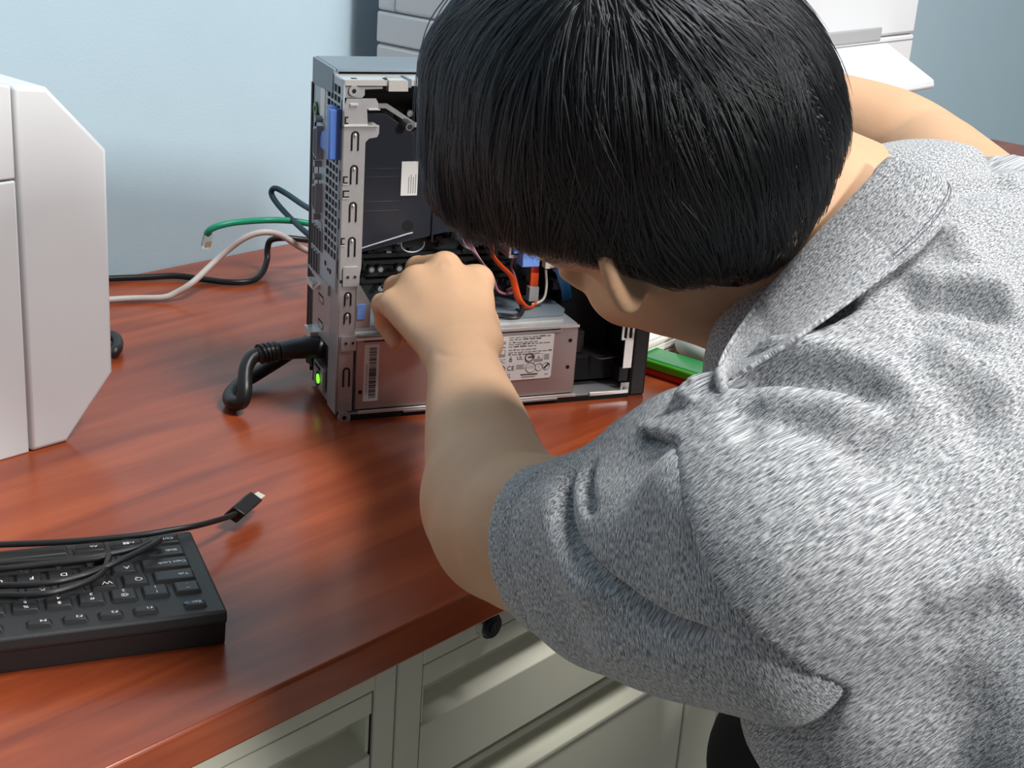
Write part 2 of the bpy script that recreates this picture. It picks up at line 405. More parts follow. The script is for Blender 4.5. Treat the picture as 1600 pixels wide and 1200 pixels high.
# open face: left frame strip (rear flange)
b = MB()
def st(x0, x1, z0, z1, m='galv', y0=0.0, y1=0.0012): b.box(x0, x1, y0, y1, z0, z1, m)
b.prism([(0, 0.124), (0.0175, 0.124), (0.019, 0.134), (0.019, 0.237), (0.022, 0.240), (0.0285, 0.241), (0.030, 0.244), (0.030, 0.2505), (0.0205, 0.2505), (0.0195, 0.263), (0.0285, 0.263), (0.0285, 0.268), (0.0265, 0.2715), (0.003, 0.2715), (0, 0.262)], 'y', 0, 0.0012, 'galv')
st(0.0008, 0.0285, 0.2495, 0.2507, 'bright_metal', -0.0015, 0.012); st(0.0205, 0.030, 0.2625, 0.2635, 'bright_metal', -0.001, 0.012)
st(0.0, 0.0012, 0.112, 0.262, 'galv', 0.0, 0.010)
st(0.0055, 0.012, 0.266, 0.2675, 'bright_metal', -0.0012, 0)
def uslot(xc, zt, zb, w=0.0026):
    b.tube([(xc-w, -0.0001, zb), (xc-w, -0.0001, zt-w)]+[(xc+w*math.cos(a), -0.0001, zt-w+w*math.sin(a)) for a in np.linspace(math.pi, 0, 9)]+[(xc+w, -0.0001, zb)], 0.00075, 'hole', seg=6, smooth=0)
    b.ell((xc, -0.0002, zt-w*1.1), (0.0012, 0.001, 0.0016), 'bright_metal', 10, 6)
for zt, zb in ((0.2455, 0.2305), (0.2185, 0.2035), (0.1885, 0.1725), (0.1595, 0.1435)): uslot(0.0105, zt, zb)
def cslot(x0, x1, z0, z1):
    st(x0, x1, z0, z1, 'hole', -0.0002, 0.0005); st(x0+0.0012, x1+0.0003, z0+0.0012, z1-0.0012, 'galv', -0.0004, 0.0); st(x0, x1, z0-0.001, z0-0.0002, 'bright_metal', -0.0006, 0)
cslot(0.0015, 0.0045, 0.2515, 0.2575); cslot(0.0015, 0.0055, 0.204, 0.210); cslot(0.0015, 0.007, 0.1925, 0.1985); cslot(0.001, 0.0045, 0.1535, 0.1595)
b.prism([(0.0035, 0.1185), (0.0165, 0.1185), (0.0175, 0.120), (0.0175, 0.1335), (0.016, 0.135), (0.0045, 0.135), (0.0035, 0.134)], 'y', -0.0014, 0.0, 'galv')
for xx in (0.0075, 0.0135): b.cyl((xx, 0.001, 0.1265), (xx, -0.0016, 0.1265), 0.0021, 'galv_dull', seg=14).cyl((xx, -0.0016, 0.1265), (xx, -0.0018, 0.1265), 0.0012, 'hole', seg=10)
b.build('side_frame', pc)
b = MB()      # slot retention plate
st(0.001, 0.0155, 0.074, 0.121, 'galv'); b.prism([(0.0155, 0.119), (0.019, 0.118), (0.028, 0.103), (0.028, 0.083), (0.0265, 0.0815), (0.0155, 0.0815)], 'y', -0.0006, 0.0008, 'galv')
b.prism([(0.0165, 0.0895), (0.0225, 0.0895), (0.0235, 0.0905), (0.0235, 0.1025), (0.0175, 0.1025), (0.0165, 0.1015)], 'y', -0.0012, -0.0004, 'blue_light')
for zt, zb in ((0.113, 0.102), (0.0955, 0.0865)):
    b.tube([(0.006, -0.0001, zb), (0.006, -0.0001, zt-0.0024)]+[(0.0085+0.0025*math.cos(a), -0.0001, zt-0.0024+0.0025*math.sin(a)) for a in np.linspace(math.pi, 0, 9)]+[(0.011, -0.0001, zb)], 0.0007, 'hole', seg=6, smooth=0)
    b.ell((0.0085, -0.0002, zt-0.0027), (0.0012, 0.001, 0.0018), 'bright_metal', 10, 6)
st(0.0003, 0.0015, 0.074, 0.121, 'galv', 0, 0.02)
b.build('slot_cover', pc)
b = MB()      # lower frame beside the power supply
st(0.002, 0.0145, 0.0085, 0.0755, 'galv', -0.0004, 0.0008); b.prism([(0.004, 0.0625), (0.0165, 0.0625), (0.0165, 0.0755), (0.0035, 0.0755), (0.0035, 0.064)], 'y', -0.0016, 0, 'galv')
for xx in (0.0075, 0.0135): b.cyl((xx, 0, 0.0695), (xx, -0.0018, 0.0695), 0.002, 'galv_dull', seg=14).cyl((xx, -0.0018, 0.0695), (xx, -0.002, 0.0695), 0.0011, 'hole', seg=10)
b.tube([(0.0065, -0.0006, 0.0305), (0.0065, -0.0006, 0.0445)]+[(0.009+0.0025*math.cos(a), -0.0006, 0.0445+0.0025*math.sin(a)) for a in np.linspace(math.pi, 0, 9)]+[(0.0115, -0.0006, 0.0305)], 0.0008, 'hole', seg=6, smooth=0)
b.cyl((0.008, 0, 0.003), (0.008, -0.002, 0.003), 0.0055, 'galv', seg=20).cyl((0.008, -0.002, 0.003), (0.008, -0.0023, 0.003), 0.0019, 'hole', seg=12)
b.prism([(0.0035, -0.0005), (0.019, -0.0005), (0.019, 0.0025), (0.012, 0.004), (0.0035, 0.010)], 'y', -0.001, 0.001, 'galv')
st(0.0003, 0.0016, 0.008, 0.074, 'galv_dull', 0, 0.026)
b.build('lower_frame', pc)
b = MB()      # rails round the opening
b.box(0.0, L-0.0165, 0.0008, 0.030, H-0.0055, H-0.0042, 'bright_metal')
b.box(0.0, L-0.0165, 0.0, 0.0012, H-0.0085, H-0.0042, 'bright_metal')
b.box(0.036, 0.052, -0.002, 0.006, H-0.0125, H-0.0040, 'bright_metal'); b.box(0.052, 0.0545, -0.0022, 0.018, H-0.0095, H-0.0030, 'case_top'); b.box(0.0375, 0.050, 0.008, 0.014, H-0.0050, H-0.0036, 'galv_dull')
b.box(0.008, 0.0125, 0.006, 0.010, H-0.0045, H-0.0040, 'hole'); b.box(0.034, 0.0365, 0.002, 0.010, H-0.0045, H-0.0038, 'hole')
b.prism([(0.0, 0.2805), (0.032, 0.2805), (0.032, 0.279), (0.0175, 0.2785), (0.0175, 0.274), (0.0155, 0.272), (0.0, 0.272)], 'y', 0.0012, 0.0022, 'galv_dull')
b.cyl((0.0085, 0.0015, 0.2775), (0.0085, -0.0003, 0.2775), 0.0042, 'galv', seg=20).cyl((0.0085, -0.0003, 0.2775), (0.0085, -0.0006, 0.2775), 0.0017, 'hole', seg=12)
b.build('top_rail', pc)
b = MB()
b.box(0.012, L-0.017, 0.0, 0.03, 0.0045, 0.0062, 'galv'); b.box(0.020, 0.222, -0.0016, 0.0004, 0.0050, 0.0078, 'bright_metal'); b.box(0.236, L-0.018, -0.0016, 0.0004, 0.0042, 0.0076, 'bright_metal')
b.box(0.012, L-0.017, -0.0012, 0.0006, 0.0, 0.0046, 'hole'); b.box(0.06, 0.204, -0.0026, -0.0010, 0.0036, 0.0056, 'galv_dull')
b.build('bottom_rail', pc, bevel=0.0003)
b = MB()      # front inner frame
b.box(0.2725, 0.2760, 0.0, 0.0014, 0.062, 0.27, 'bright_metal'); b.box(0.268, 0.2763, 0.0006, 0.0018, 0.028, 0.062, 'bright_metal'); b.box(0.264, 0.2763, 0.0006, 0.0018, 0.055, 0.27, 'bright_metal')
for xx in (0.2665, 0.2715): b.box(xx, xx+0.0022, -0.0002, 0.0012, 0.057, 0.080, 'hole')
b.box(0.268, 0.2763, 0.001, 0.002, 0.002, 0.0135, 'galv'); b.cyl((0.2725, 0.001, 0.0085), (0.2725, -0.001, 0.0085), 0.0017, 'galv_dull', seg=14)
b.box(0.267, 0.2763, 0.004, 0.02, 0.014, 0.028, 'black')
b.build('front_frame', pc)
# inside: far wall, main board, shroud over the drive bay
b = MB(); b.box(0.003, L-0.0168, 0.083, 0.0850, 0.007, H-0.006, 'case_black'); b.build('inner_wall', pc)
b = MB(); b.box(0.012, 0.215, 0.0800, 0.0815, 0.082, 0.262, 'pcb')
rr = random.Random(3)
for k in range(70):
    x = rr.uniform(0.03, 0.20); z = rr.uniform(0.085, 0.150); s = rr.uniform(0.0015, 0.005); h = rr.uniform(0.002, 0.010)
    b.box(x, x+s*rr.uniform(.6, 2), 0.080-h, 0.080, z, z+s, rr.choice(['black', 'black', 'shroud', 'galv_dull', 'pcb', 'case_black']))
for k in range(10):
    x = rr.uniform(0.03, 0.2); z = rr.uniform(0.09, 0.14); b.cyl((x, 0.080, z), (x, 0.070, z), 0.0027, 'galv_dull' if k % 3 else 'black', seg=14)
for z in (0.097, 0.103, 0.114, 0.120): b.box(0.040, 0.185, 0.072, 0.080, z, z+0.0035, 'black')
for k, x in enumerate((0.045, 0.053, 0.070, 0.078, 0.086)): b.cyl((x, 0.062, 0.1145), (x, 0.055, 0.1145), 0.0036, 'case_black', seg=16).cyl((x, 0.055, 0.1145), (x, 0.0545, 0.1145), 0.0022, 'galv_dull', seg=14)
b.build('main_board', pc)
b = MB()      # glossy black duct
zb = 0.138
b.prism([(0.020, zb-0.004), (0.030, zb-0.003), (0.105, zb+0.012), (0.205, zb+0.012), (0.205, 0.262), (0.105, 0.262), (0.088, 0.256), (0.072, 0.236), (0.047, 0.252), (0.020, 0.252)], 'y', 0.040, 0.078, 'shroud')
b.box(0.092, 0.0935, 0.0385, 0.0402, 0.142, 0.240, 'case_black')
for z in (0.170, 0.178, 0.199, 0.206): b.box(0.022, 0.062, 0.0397, 0.0401, z, z+0.0006, 'case_black')
b.cyl((0.071, 0.0402, 0.157), (0.071, 0.0396, 0.157), 0.0048, 'hole', seg=24)
b.build('air_duct', pc, bevel=0.0008)
b = MB(); b.prism([(0.036, 0.257), (0.047, 0.2565), (0.0735, 0.2405), (0.0865, 0.2545), (0.0855, 0.2585), (0.0735, 0.2445), (0.048, 0.2605), (0.036, 0.2605)], 'y', 0.0385, 0.0405, 'galv_dull')
b.build('duct_bracket', pc)
b = MB(); b.cyl((0.0615, 0.052, 0.248), (0.0655, 0.030, 0.243), 0.0036, 'galv_dull', seg=18).cyl((0.0655, 0.030, 0.243), (0.0657, 0.029, 0.2428), 0.0020, 'ink', seg=12)
b.build('screw_post', pc)
b = MB(); b.cyl((0.0735, 0.058, 0.249), (0.0735, 0.054, 0.249), 0.0028, 'galv', seg=14); b.build('screw', pc)
b = MB(); b.tube([(0.022, 0.039, 0.1365), (0.070, 0.0385, 0.150), (0.075, 0.0385, 0.151)], 0.0006, 'galv', seg=6, smooth=0)
b.build('duct_edge', pc)
b = MB(); b.tube([(0.078+0.0105*math.cos(a), 0.046, 0.139+0.0075*math.sin(a)) for a in np.linspace(2.6, 6.5, 16)], 0.0007, 'galv_dull', seg=6, smooth=0)
b.build('wire_loop', pc)
b = MB(); b.box(0.063, 0.0775, 0.0392, 0.0400, 0.183, 0.212, 'paper_label')
for k in range(4): b.box(0.0695+0.002*k, 0.0701+0.002*k, 0.0390, 0.0393, 0.185, 0.199+0.002*(k % 2), 'ink_soft')
b.build('sticker', pc)
# drive cage, clips
b = MB()
b.prism([(0.175, 0.137), (0.178, 0.134), (0.262, 0.134), (0.262, 0.20), (0.175, 0.20)], 'y', 0.040, 0.078, 'galv_dull')
b.tube([(0.196, 0.0395, 0.172), (0.206, 0.0395, 0.160), (0.213, 0.0395, 0.152), (0.222, 0.0395, 0.150)], 0.0010, 'bright_metal', seg=6, smooth=0)
b.cyl((0.193, 0.0405, 0.144), (0.193, 0.0392, 0.144), 0.0034, 'galv', seg=18).cyl((0.193, 0.0392, 0.144), (0.193, 0.0389, 0.144), 0.0018, 'hole', seg=12)
b.cyl((0.1885, 0.0405, 0.154), (0.1885, 0.0394, 0.154), 0.0018, 'galv', seg=14)
b.box(0.163, 0.1650, 0.034, 0.06, 0.129, 0.152, 'galv'); b.box(0.163, 0.172, 0.034, 0.06, 0.126, 0.1285, 'galv')
b.build('drive_cage', pc, bevel=0.0006)
b = MB(); b.box(0.1665, 0.1785, 0.030, 0.042, 0.1375, 0.156, 'blue_light'); b.cyl((0.177, 0.03, 0.160), (0.177, 0.042, 0.160), 0.0045, 'blue_light', seg=18); b.box(0.172, 0.176, 0.031, 0.04, 0.130, 0.138, 'blue_plastic'); b.box(0.1665, 0.172, 0.032, 0.045, 0.130, 0.1372, 'blue_plastic')
b.box(0.1720, 0.1885, 0.024, 0.040, 0.120, 0.134, 'blue_light')
b.build('drive_latch', pc, bevel=0.0008)
b = MB(); b.box(0.214, 0.222, 0.048, 0.07, 0.090, 0.098, 'black'); b.box(0.225, 0.240, 0.028, 0.05, 0.032, 0.056, 'black'); b.box(0.226, 0.268, 0.02, 0.08, 0.012, 0.034, 'hole'); b.box(0.224, 0.272, 0.05, 0.08, 0.03, 0.13, 'hole')
b.box(0.2285, 0.2365, 0.0272, 0.0282, 0.036, 0.052, 'ink'); b.tube([(0.243, 0.02, 0.036), (0.25, 0.012, 0.034), (0.270, 0.012, 0.036)], 0.001, 'black', seg=6)
b.build('front_speaker', pc, bevel=0.001)
# power supply
ps = MB()
ps.box(0.0175, 0.221, 0.0012, 0.076, 0.0078, 0.0715, 'psu_metal')
psu = ps.build('power_supply', pc, bevel=0.0012)
b = MB(); b.box(0.0172, 0.2212, 0.0004, 0.0022, 0.0702, 0.0722, 'bright_metal'); b.box(0.020, 0.205, 0.0002, 0.0016, 0.0668, 0.0685, 'galv'); b.box(0.024, 0.203, 0.0006, 0.0012, 0.0688, 0.0698, 'ink')
b.box(0.018, 0.2205, 0.004, 0.074, 0.0716, 0.0726, 'bright_metal'); b.box(0.018, 0.212, 0.016, 0.078, 0.0722, 0.0752, 'galv_dull')
b.prism([(0.018, 0.018), (0.212, 0.018), (0.221, 0.034), (0.221, 0.079), (0.018, 0.079)], 'z', 0.0722, 0.0762, 'case_top')
b.build('top_flange', psu)
for (x, z) in ((0.2135, 0.058), (0.2130, 0.033), (0.022, 0.024)): MB().cyl((x, 0.0014, z), (x, 0.0009, z), 0.0018, 'hole', seg=12).build('screw_hole', psu)
b = MB()
b.box(0.158, 0.163, 0.0009, 0.0013, 0.0165, 0.0185, 'paper_label'); b.box(0.1605, 0.1635, 0.0008, 0.0013, 0.0185, 0.0205, 'psu_metal')
b.build('latch_slot', psu)
def yplane(x, z, y, mirror=False): return Matrix(((1, 0, 0, x), (0, 0, -1, y), (0, 1, 0, z), (0, 0, 0, 1)))
b = MB(); b.prism([(0.092, 0.0255), (0.0935, 0.024), (0.1955, 0.0245), (0.197, 0.026), (0.1975, 0.0655), (0.196, 0.067), (0.0935, 0.0675), (0.092, 0.066)], 'y', 0.0006, 0.0011, 'paper_label')
def ln(x0, x1, z, m='ink_soft', h=0.0005): b.box(x0, x1, 0.0003, 0.0006, z-h/2, z+h/2, m)
r2 = random.Random(5)
for k, z in enumerate((0.0645, 0.0625, 0.0600, 0.0582, 0.0560, 0.0530, 0.0507, 0.0487)):
    x = 0.155
    while x < (0.194 if k % 3 == 0 else 0.182):
        w = r2.uniform(0.002, 0.006); ln(x, x+w, z, 'ink' if r2.random() < 0.22 else 'ink_soft', 0.0006); x += w+0.0012
for z in (0.0610, 0.0595, 0.0560): ln(0.140, 0.152, z, 'ink_soft', 0.0007)
for z in (0.0305, 0.0285, 0.0272): ln(0.124, 0.158, z, 'ink_soft', 0.0005); 
ln(0.168, 0.184, 0.0292, 'ink', 0.0008); ln(0.169, 0.182, 0.0272); ln(0.191, 0.194, 0.0285)
ln(0.1635, 0.171, 0.0385); ln(0.1635, 0.170, 0.0370); ln(0.1635, 0.1715, 0.0355)
def mark(t, x, z, s, m='ink'): b.text(t, s, yplane(x, z, 0.00045), m)
mark('FC', 0.1495, 0.0430, 0.0055, 'ink_soft'); mark('6', 0.1575, 0.0440, 0.0070); mark('UL', 0.1660, 0.0450, 0.0048); mark('CE', 0.1580, 0.0357, 0.0060); mark('CCC', 0.1770, 0.0357, 0.0032, 'ink_soft'); mark('i', 0.1848, 0.0357, 0.0050, 'ink_soft')
def ring(x, z, r, m='ink_soft', t=0.00035): b.tube([(x+r*math.cos(a), 0.0005, z+r*math.sin(a)) for a in np.linspace(0, 2*math.pi, 25)], t, m, seg=4, smooth=0)
ring(0.1490, 0.0357, 0.0036); ring(0.1750, 0.0450, 0.0038, 'ink', 0.0005); ln(0.1738, 0.1783, 0.0453, 'ink', 0.0009); ring(0.1770, 0.0357, 0.0046); ring(0.1848, 0.0357, 0.0034); ring(0.1918, 0.0362, 0.0033)
b.tube([(0.1475, 0.0005, 0.0372), (0.1505, 0.0005, 0.0342)], 0.0003, 'ink_soft', seg=4, smooth=0)
b.prism([(0.1893, 0.0345), (0.1903, 0.0335), (0.1946, 0.0375), (0.1936, 0.0385)], 'y', 0.0003, 0.0006, 'ink')
b.box(0.1465, 0.1520, 0.0003, 0.0006, 0.0475, 0.0535, 'ink_soft'); b.box(0.1474, 0.1511, 0.0002, 0.0004, 0.0495, 0.0528, 'paper_label')
b.box(0.1795, 0.1880, 0.0003, 0.0006, 0.0410, 0.0480, 'ink_soft'); b.box(0.1801, 0.1874, 0.0002, 0.0004, 0.0430, 0.0475, 'paper_label'); b.prism([(0.182, 0.0437), (0.1855, 0.0437), (0.18375, 0.0468)], 'y', 0.0001, 0.0004, 'ink_soft')
for k in range(4): ln(0.1893, 0.1940, 0.0470-0.0014*k)
b.build('rating_label', psu)
b = MB(); b.box(0.0245, 0.0375, 0.0006, 0.0011, 0.0155, 0.0665, 'paper_label')
z = 0.0185; r3 = random.Random(11)
while z < 0.0635:
    h = r3.choice((0.00035, 0.0006, 0.001)); b.box(0.0290, 0.0352, 0.0003, 0.0007, z, z+h, 'ink'); z += h+r3.choice((0.0003, 0.0005, 0.0009))
z = 0.022
while z < 0.048: b.box(0.0262, 0.0275, 0.0003, 0.0007, z, z+0.0012, 'ink_soft'); z += 0.0021
b.build('barcode_label', psu)
# power inlet and status lamp on the rear
b = MB()
b.prism([(0.034, 0.013), (0.062, 0.011), (0.064, 0.013), (0.064, 0.032), (0.062, 0.034), (0.036, 0.034), (0.034, 0.032)], 'x', -0.0018, 0.001, 'galv')
b.box(-0.0022, 0, 0.042, 0.060, 0.0292, 0.0322, 'hole'); b.cyl((0, 0.048, 0.0215), (-0.0022, 0.048, 0.0215), 0.0065, 'hole', seg=24); b.cyl((0, 0.051, 0.0135), (-0.0021, 0.051, 0.0135), 0.0018, 'hole', seg=12)
pl = b.build('lamp_plate', pc, bevel=0.0003)
b = MB(); b.cyl((-0.0015, 0.046, 0.0215), (-0.003, 0.046, 0.0215), 0.0042, 'led', seg=20); b.build('status_lamp', pl)
# wires inside
def wire(name, pts, r, m, rh=None, up=None, seg=10):
    b = MB(); b.tube(pts, r, m, seg=seg, rh=rh, up=up); return b.build(name, pc)
wire('orange_cable', [(0.150, 0.052, 0.146), (0.151, 0.048, 0.136), (0.152, 0.044, 0.126), (0.158, 0.040, 0.118), (0.168, 0.036, 0.108), (0.172, 0.034, 0.096), (0.176, 0.034, 0.0865), (0.184, 0.036, 0.079), (0.191, 0.040, 0.0775), (0.1975, 0.044, 0.080)], 0.0032, 'orange', rh=0.0011, up=lambda t: (0.2, 0.25+1.0*t, 0.9-0.2*t))
b = MB(); b.box(0.1925, 0.200, 0.0500, 0.053, 0.094, 0.106, 'orange').box(0.1925, 0.200, 0.0508, 0.053, 0.105, 0.124, 'red_dark').box(0.1905, 0.1995, 0.046, 0.054, 0.081, 0.094, 'label_grey'); b.build('cable_tag', pc)
wire('grey_wire', [(0.192, 0.042, 0.079), (0.2035, 0.044, 0.083), (0.2065, 0.046, 0.095), (0.2055, 0.048, 0.110)], 0.0012, 'cream')
for k, (dx, m) in enumerate(((0, 'purple'), (0.003, 'purple'), (0.006, 'pink'), (-0.003, 'cord_black'))):
    wire('thin_wire', [(0.118+dx, 0.050, 0.155), (0.1245+dx, 0.044, 0.138), (0.134+dx, 0.040, 0.128-dx), (0.144+dx, 0.038, 0.116-dx), (0.152+dx, 0.040, 0.100-dx), (0.164+dx*1.5, 0.046, 0.090), (0.178, 0.054, 0.089+dx)], 0.0011, m, seg=8)
wire('thin_wire', [(0.180, 0.060, 0.124), (0.176, 0.058, 0.112), (0.179, 0.056, 0.103), (0.181, 0.056, 0.094), (0.174, 0.06, 0.088)], 0.0011, 'pink', seg=8)
wire('thin_wire', [(0.187, 0.035, 0.126), (0.194, 0.037, 0.123), (0.202, 0.042, 0.119)], 0.0011, 'yellow', seg=8)
wire('thin_wire', [(0.211, 0.044, 0.111), (0.216, 0.044, 0.108), (0.224, 0.046, 0.109)], 0.0012, 'pink', seg=8)
wire('thin_wire', [(0.140, 0.012, 0.078), (0.150, 0.020, 0.079), (0.166, 0.016, 0.0785), (0.176, 0.026, 0.079), (0.180, 0.04, 0.082)], 0.0022, 'cord_black', seg=8)
b = MB(); b.ell((0.2065, 0.042, 0.1165), (0.0070, 0.0045, 0.0040), 'cream'); b.box(0.2005, 0.205, 0.038, 0.046, 0.1135, 0.120, 'cream'); b.build('white_connector', pc)
wire('blue_cable', [(0.212, 0.042, 0.128), (0.214, 0.040, 0.117), (0.219, 0.040, 0.104), (0.225, 0.044, 0.092), (0.230, 0.05, 0.08)], 0.0048, 'blue_cable', rh=0.0012, up=(0, 1, 0.1))
b = MB(); b.box(0.224, 0.232, 0.046, 0.058, 0.104, 0.113, 'blue_plastic'); b.build('blue_connector', pc, bevel=0.0008)
# ------------------------------------------------------------------ cables on the desk
def desk_cord(name, label, pts, r, m, cat='cable'):
    b = MB(); b.tube(pts, r, m, seg=12, smooth=8); o = b.build(name); tag(o, label, cat); return o
def lift(x, y, z): return on(x, y, z)
desk_cord('power_cable', 'black cable lying flat between the left printer and the computer', [on(120, 438, .004), on(175, 435, .004), on(230, 433, .004), on(275, 431, .005), on(316, 436, .004), on(358, 441, .004), on(392, 439, .004), on(409, 427, .006), on(417, 407, .014), on(418, 388, .026), on(424, 375, .036), on(448, 372, .040), on(486, 376, .036), on(506, 380, .030)], 0.0034, 'cord_black')
desk_cord('network_cable', 'pale grey cable arching over the black cable behind the desk corner', [on(120, 473, .004), on(175, 468, .004), on(215, 466, .004), on(254, 465, .005), on(274, 458, .009), on(300, 442, .019), on(330, 414, .032), on(352, 394, .044), on(382, 372, .060), on(410, 363, .066), on(438, 367, .062), on(470, 387, .046), on(500, 400, .03)], 0.0033, 'cord_white')
gcab = empty('ethernet_cable', onY(420, 345, 1.20)); tag(gcab, 'green network cable with a clear plug hanging in the air left of the computer', 'cable')
gb = gcab.location.copy()
def rel(pts): return [Vector(p)-gb for p in pts]
b = MB(); b.tube(rel([onY(323, 366, 1.205), onY(330, 358, 1.20), onY(345, 352, 1.195), onY(372, 347, 1.19), onY(415, 344, 1.185), onY(455, 345, 1.17), onY(492, 351, 1.155), onY(520, 356, 1.14)]), 0.0035, 'cord_green', seg=12); b.build('cord', gcab)
b = MB(); a_, c_ = onY(326, 363, 1.204)-gb, onY(320, 386, 1.212)-gb
b.tube([a_, a_+(c_-a_)*0.3, c_], 0.0056, 'clear', seg=4, smooth=0, rh=0.0046, up=(1, 0.3, 0)); plug = b.build('plug', gcab, angle=30)
b = MB(); dv = (c_-a_)
for k in range(4):
    o_ = Vector((0.0022*(k-1.5), -0.0042, 0)); b.tube([a_+dv*0.55+o_, a_+dv*0.98+o_], 0.0006, 'gold', seg=6, smooth=0)
b.build('contact', plug)
desk_cord('looped_cable', 'dark blue cable bent in a narrow loop at the rear of the computer', [onY(515, 345, 1.10), onY(490, 330, 1.13), onY(470, 318, 1.16), onY(448, 303, 1.19), onY(430, 294, 1.205), onY(424, 302, 1.21), onY(433, 318, 1.20), onY(453, 340, 1.175), onY(472, 358, 1.14), onY(488, 371, 1.12), onY(510, 386, 1.09)], 0.0031, 'cord_blue')
desk_cord('coiled_cable', 'short black cable loop poking out behind the right edge of the left printer', [on(120, 530, .006), on(160, 524, .006), on(178, 526, .007), on(184, 534, .008), on(182, 546, .008), on(168, 552, .006), on(120, 556, .006)], 0.0050, 'cord_black')

# power cord with moulded plug in the computer's rear inlet (computer frame -> world)
PM = Matrix.Translation((PCO[0], PCO[1], TOP)) @ Matrix.Rotation(PCYAW, 4, 'Z')
cord = empty('mains_cable', PM @ Vector((-0.03, 0.055, 0.0))); tag(cord, 'thick black power cord plugged into the rear of the computer near the green lamp', 'power cord')
cb = cord.matrix_basis.translation.copy()
def prel(pts): return [PM @ Vector(p)-Vector(cord.location) for p in pts]
b = MB(); b.tube(prel([(0.004, 0.056, 0.047), (-0.010, 0.056, 0.047), (-0.022, 0.056, 0.0465), (-0.034, 0.056, 0.0455)]), 0.0115, 'cord_black', seg=16, smooth=3, rh=0.0095, up=(0, 0, 1), taper=lambda t: 1.0-0.22*t*t); pg = b.build('plug', cord, angle=50)
b = MB(); b.tube(prel([(-0.034, 0.056, 0.0455), (-0.042, 0.057, 0.0445), (-0.052, 0.058, 0.043)]), 0.0078, 'cord_black', seg=14, smooth=3)
for k in range(4):
    p = prel([(-0.036-0.0042*k, 0.0562+0.0003*k, 0.0453-0.0005*k), (-0.0384-0.0042*k, 0.0562, 0.0450-0.0005*k)]); b.tube(p, 0.0090, 'cord_black', seg=14, smooth=0)
b.build('strain_relief', cord)
b = MB(); b.tube(prel([(-0.050, 0.058, 0.0435), (-0.058, 0.056, 0.041), (-0.064, 0.050, 0.035), (-0.067, 0.042, 0.028), (-0.069, 0.033, 0.020), (-0.072, 0.030, 0.012), (-0.078, 0.038, 0.0082), (-0.077, 0.056, 0.0075), (-0.064, 0.078, 0.0085), (-0.044, 0.094, 0.012), (-0.018, 0.108, 0.020), (0.010, 0.130, 0.026)]), 0.0062, 'cord_black', seg=14); b.build('cord', cord)

# ------------------------------------------------------------------ keyboard (upside down to the viewer, cut off by the left edge)
kq = (3.54102736-DYAW, 0.06111661); kp = _desk(np.array([-0.1825675, 0.80621046, 0.02696707]))
kb = empty('keyboard', (kp[0], kp[1], TOP), 0)
tag(kb, 'black computer keyboard facing the wall at the lower left, cut off by the photo edge', 'keyboard')
eu = Vector((math.cos(kq[0]), math.sin(kq[0]), 0)); ev = Vector((math.sin(kq[0]), -math.cos(kq[0]), 0))*math.cos(kq[1])-Vector((0, 0, 1))*math.sin(kq[1])
en = eu.cross(-ev)
KM = Matrix(((eu.x, ev.x, en.x, 0), (eu.y, ev.y, en.y, 0), (eu.z, ev.z, en.z, kp[2]), (0, 0, 0, 1)))   # u right, v towards the typist, w up
UU = 0.01905
deck = -0.0025                                # deck below key tops
b = MB()
u0, u1, v0, v1 = -0.0085, 0.4335, -0.0365, 0.0895
# profile across v (deck slab with overhanging rear lip) extruded along u
prof = [(v0, deck), (v1, deck), (v1, deck-0.006), (v1-0.004, deck-0.013), (v0+0.014, -0.0290), (v0+0.008, -0.0293), (v0+0.0040, deck-0.011), (v0, deck-0.0085)]
b.prism([(v, w) for v, w in prof], 'x', u0, u1, 'key_body')
b.build('body', kb, bevel=0.002, segs=3, xf=KM)
def key(uc, vc, w, h, legends, dot=False):
    uc, vc = uc*UU, vc*UU
    b = MB(); t, s = 0.0, 0.0016
    a = w*UU/2-0.0014; c = h*UU/2-0.0014
    V = [b.bm.verts.new(p) for p in [(uc-a, vc-c, deck), (uc+a, vc-c, deck), (uc+a, vc+c, deck), (uc-a, vc+c, deck), (uc-a+s, vc-c+s*0.6, t), (uc+a-s, vc-c+s*0.6, t), (uc+a-s, vc+c-s*1.1, t-0.0003), (uc-a+s, vc+c-s*1.1, t-0.0003)]]
    for q in ((4, 5, 6, 7), (0, 1, 5, 4), (1, 2, 6, 5), (2, 3, 7, 6), (3, 0, 4, 7)): b.face([V[i] for i in q], 'key_cap')
    k = b.build('key', kb, bevel=0.0006, xf=KM)
    if legends:
        b = MB()
        for (t_, du, dv, sz) in legends:
            M4 = Matrix(((1, 0, 0, uc+du*UU), (0, -1, 0, vc+dv*UU), (0, 0, 1, 0.00012), (0, 0, 0, 1)))
            b.text(t_, sz, M4, 'legend')
        if dot: b.ell((uc+0.26*UU, vc-0.02*UU, 0.0001), (0.0016, 0.0016, 0.0002), 'blue_dot', 14, 6)
        b.build('legend', k, xf=KM)
S1, S2 = 0.0064, 0.0042
key(0.46, -1.28, 0.86, 0.62, [('Esc', -0.05, -0.02, S2)], True)
for i in range(9):
    key(2.0+1.06*i+(0.35 if i > 3 else 0), -1.28, 0.92, 0.62, [('F%d' % (i+1), -0.12, -0.02, S2)])
row0 = ['~`', '!1', '@2', '#3', '$4', '%5', '^6', '&7', '*8', '(9', ')0']
for i, s in enumerate(row0): key(0.5+i, 0, 1, 1, [(s[0], -0.02, -0.2, S1*0.74), (s[1], -0.02, 0.15, S1*0.74)])
key(0.75, 1, 1.5, 1, [('Tab', -0.3, -0.1, S2)])
for i, s in enumerate('QWERTYUIO'): key(2.0+i, 1, 1, 1, [(s, -0.1, -0.12, S1)])
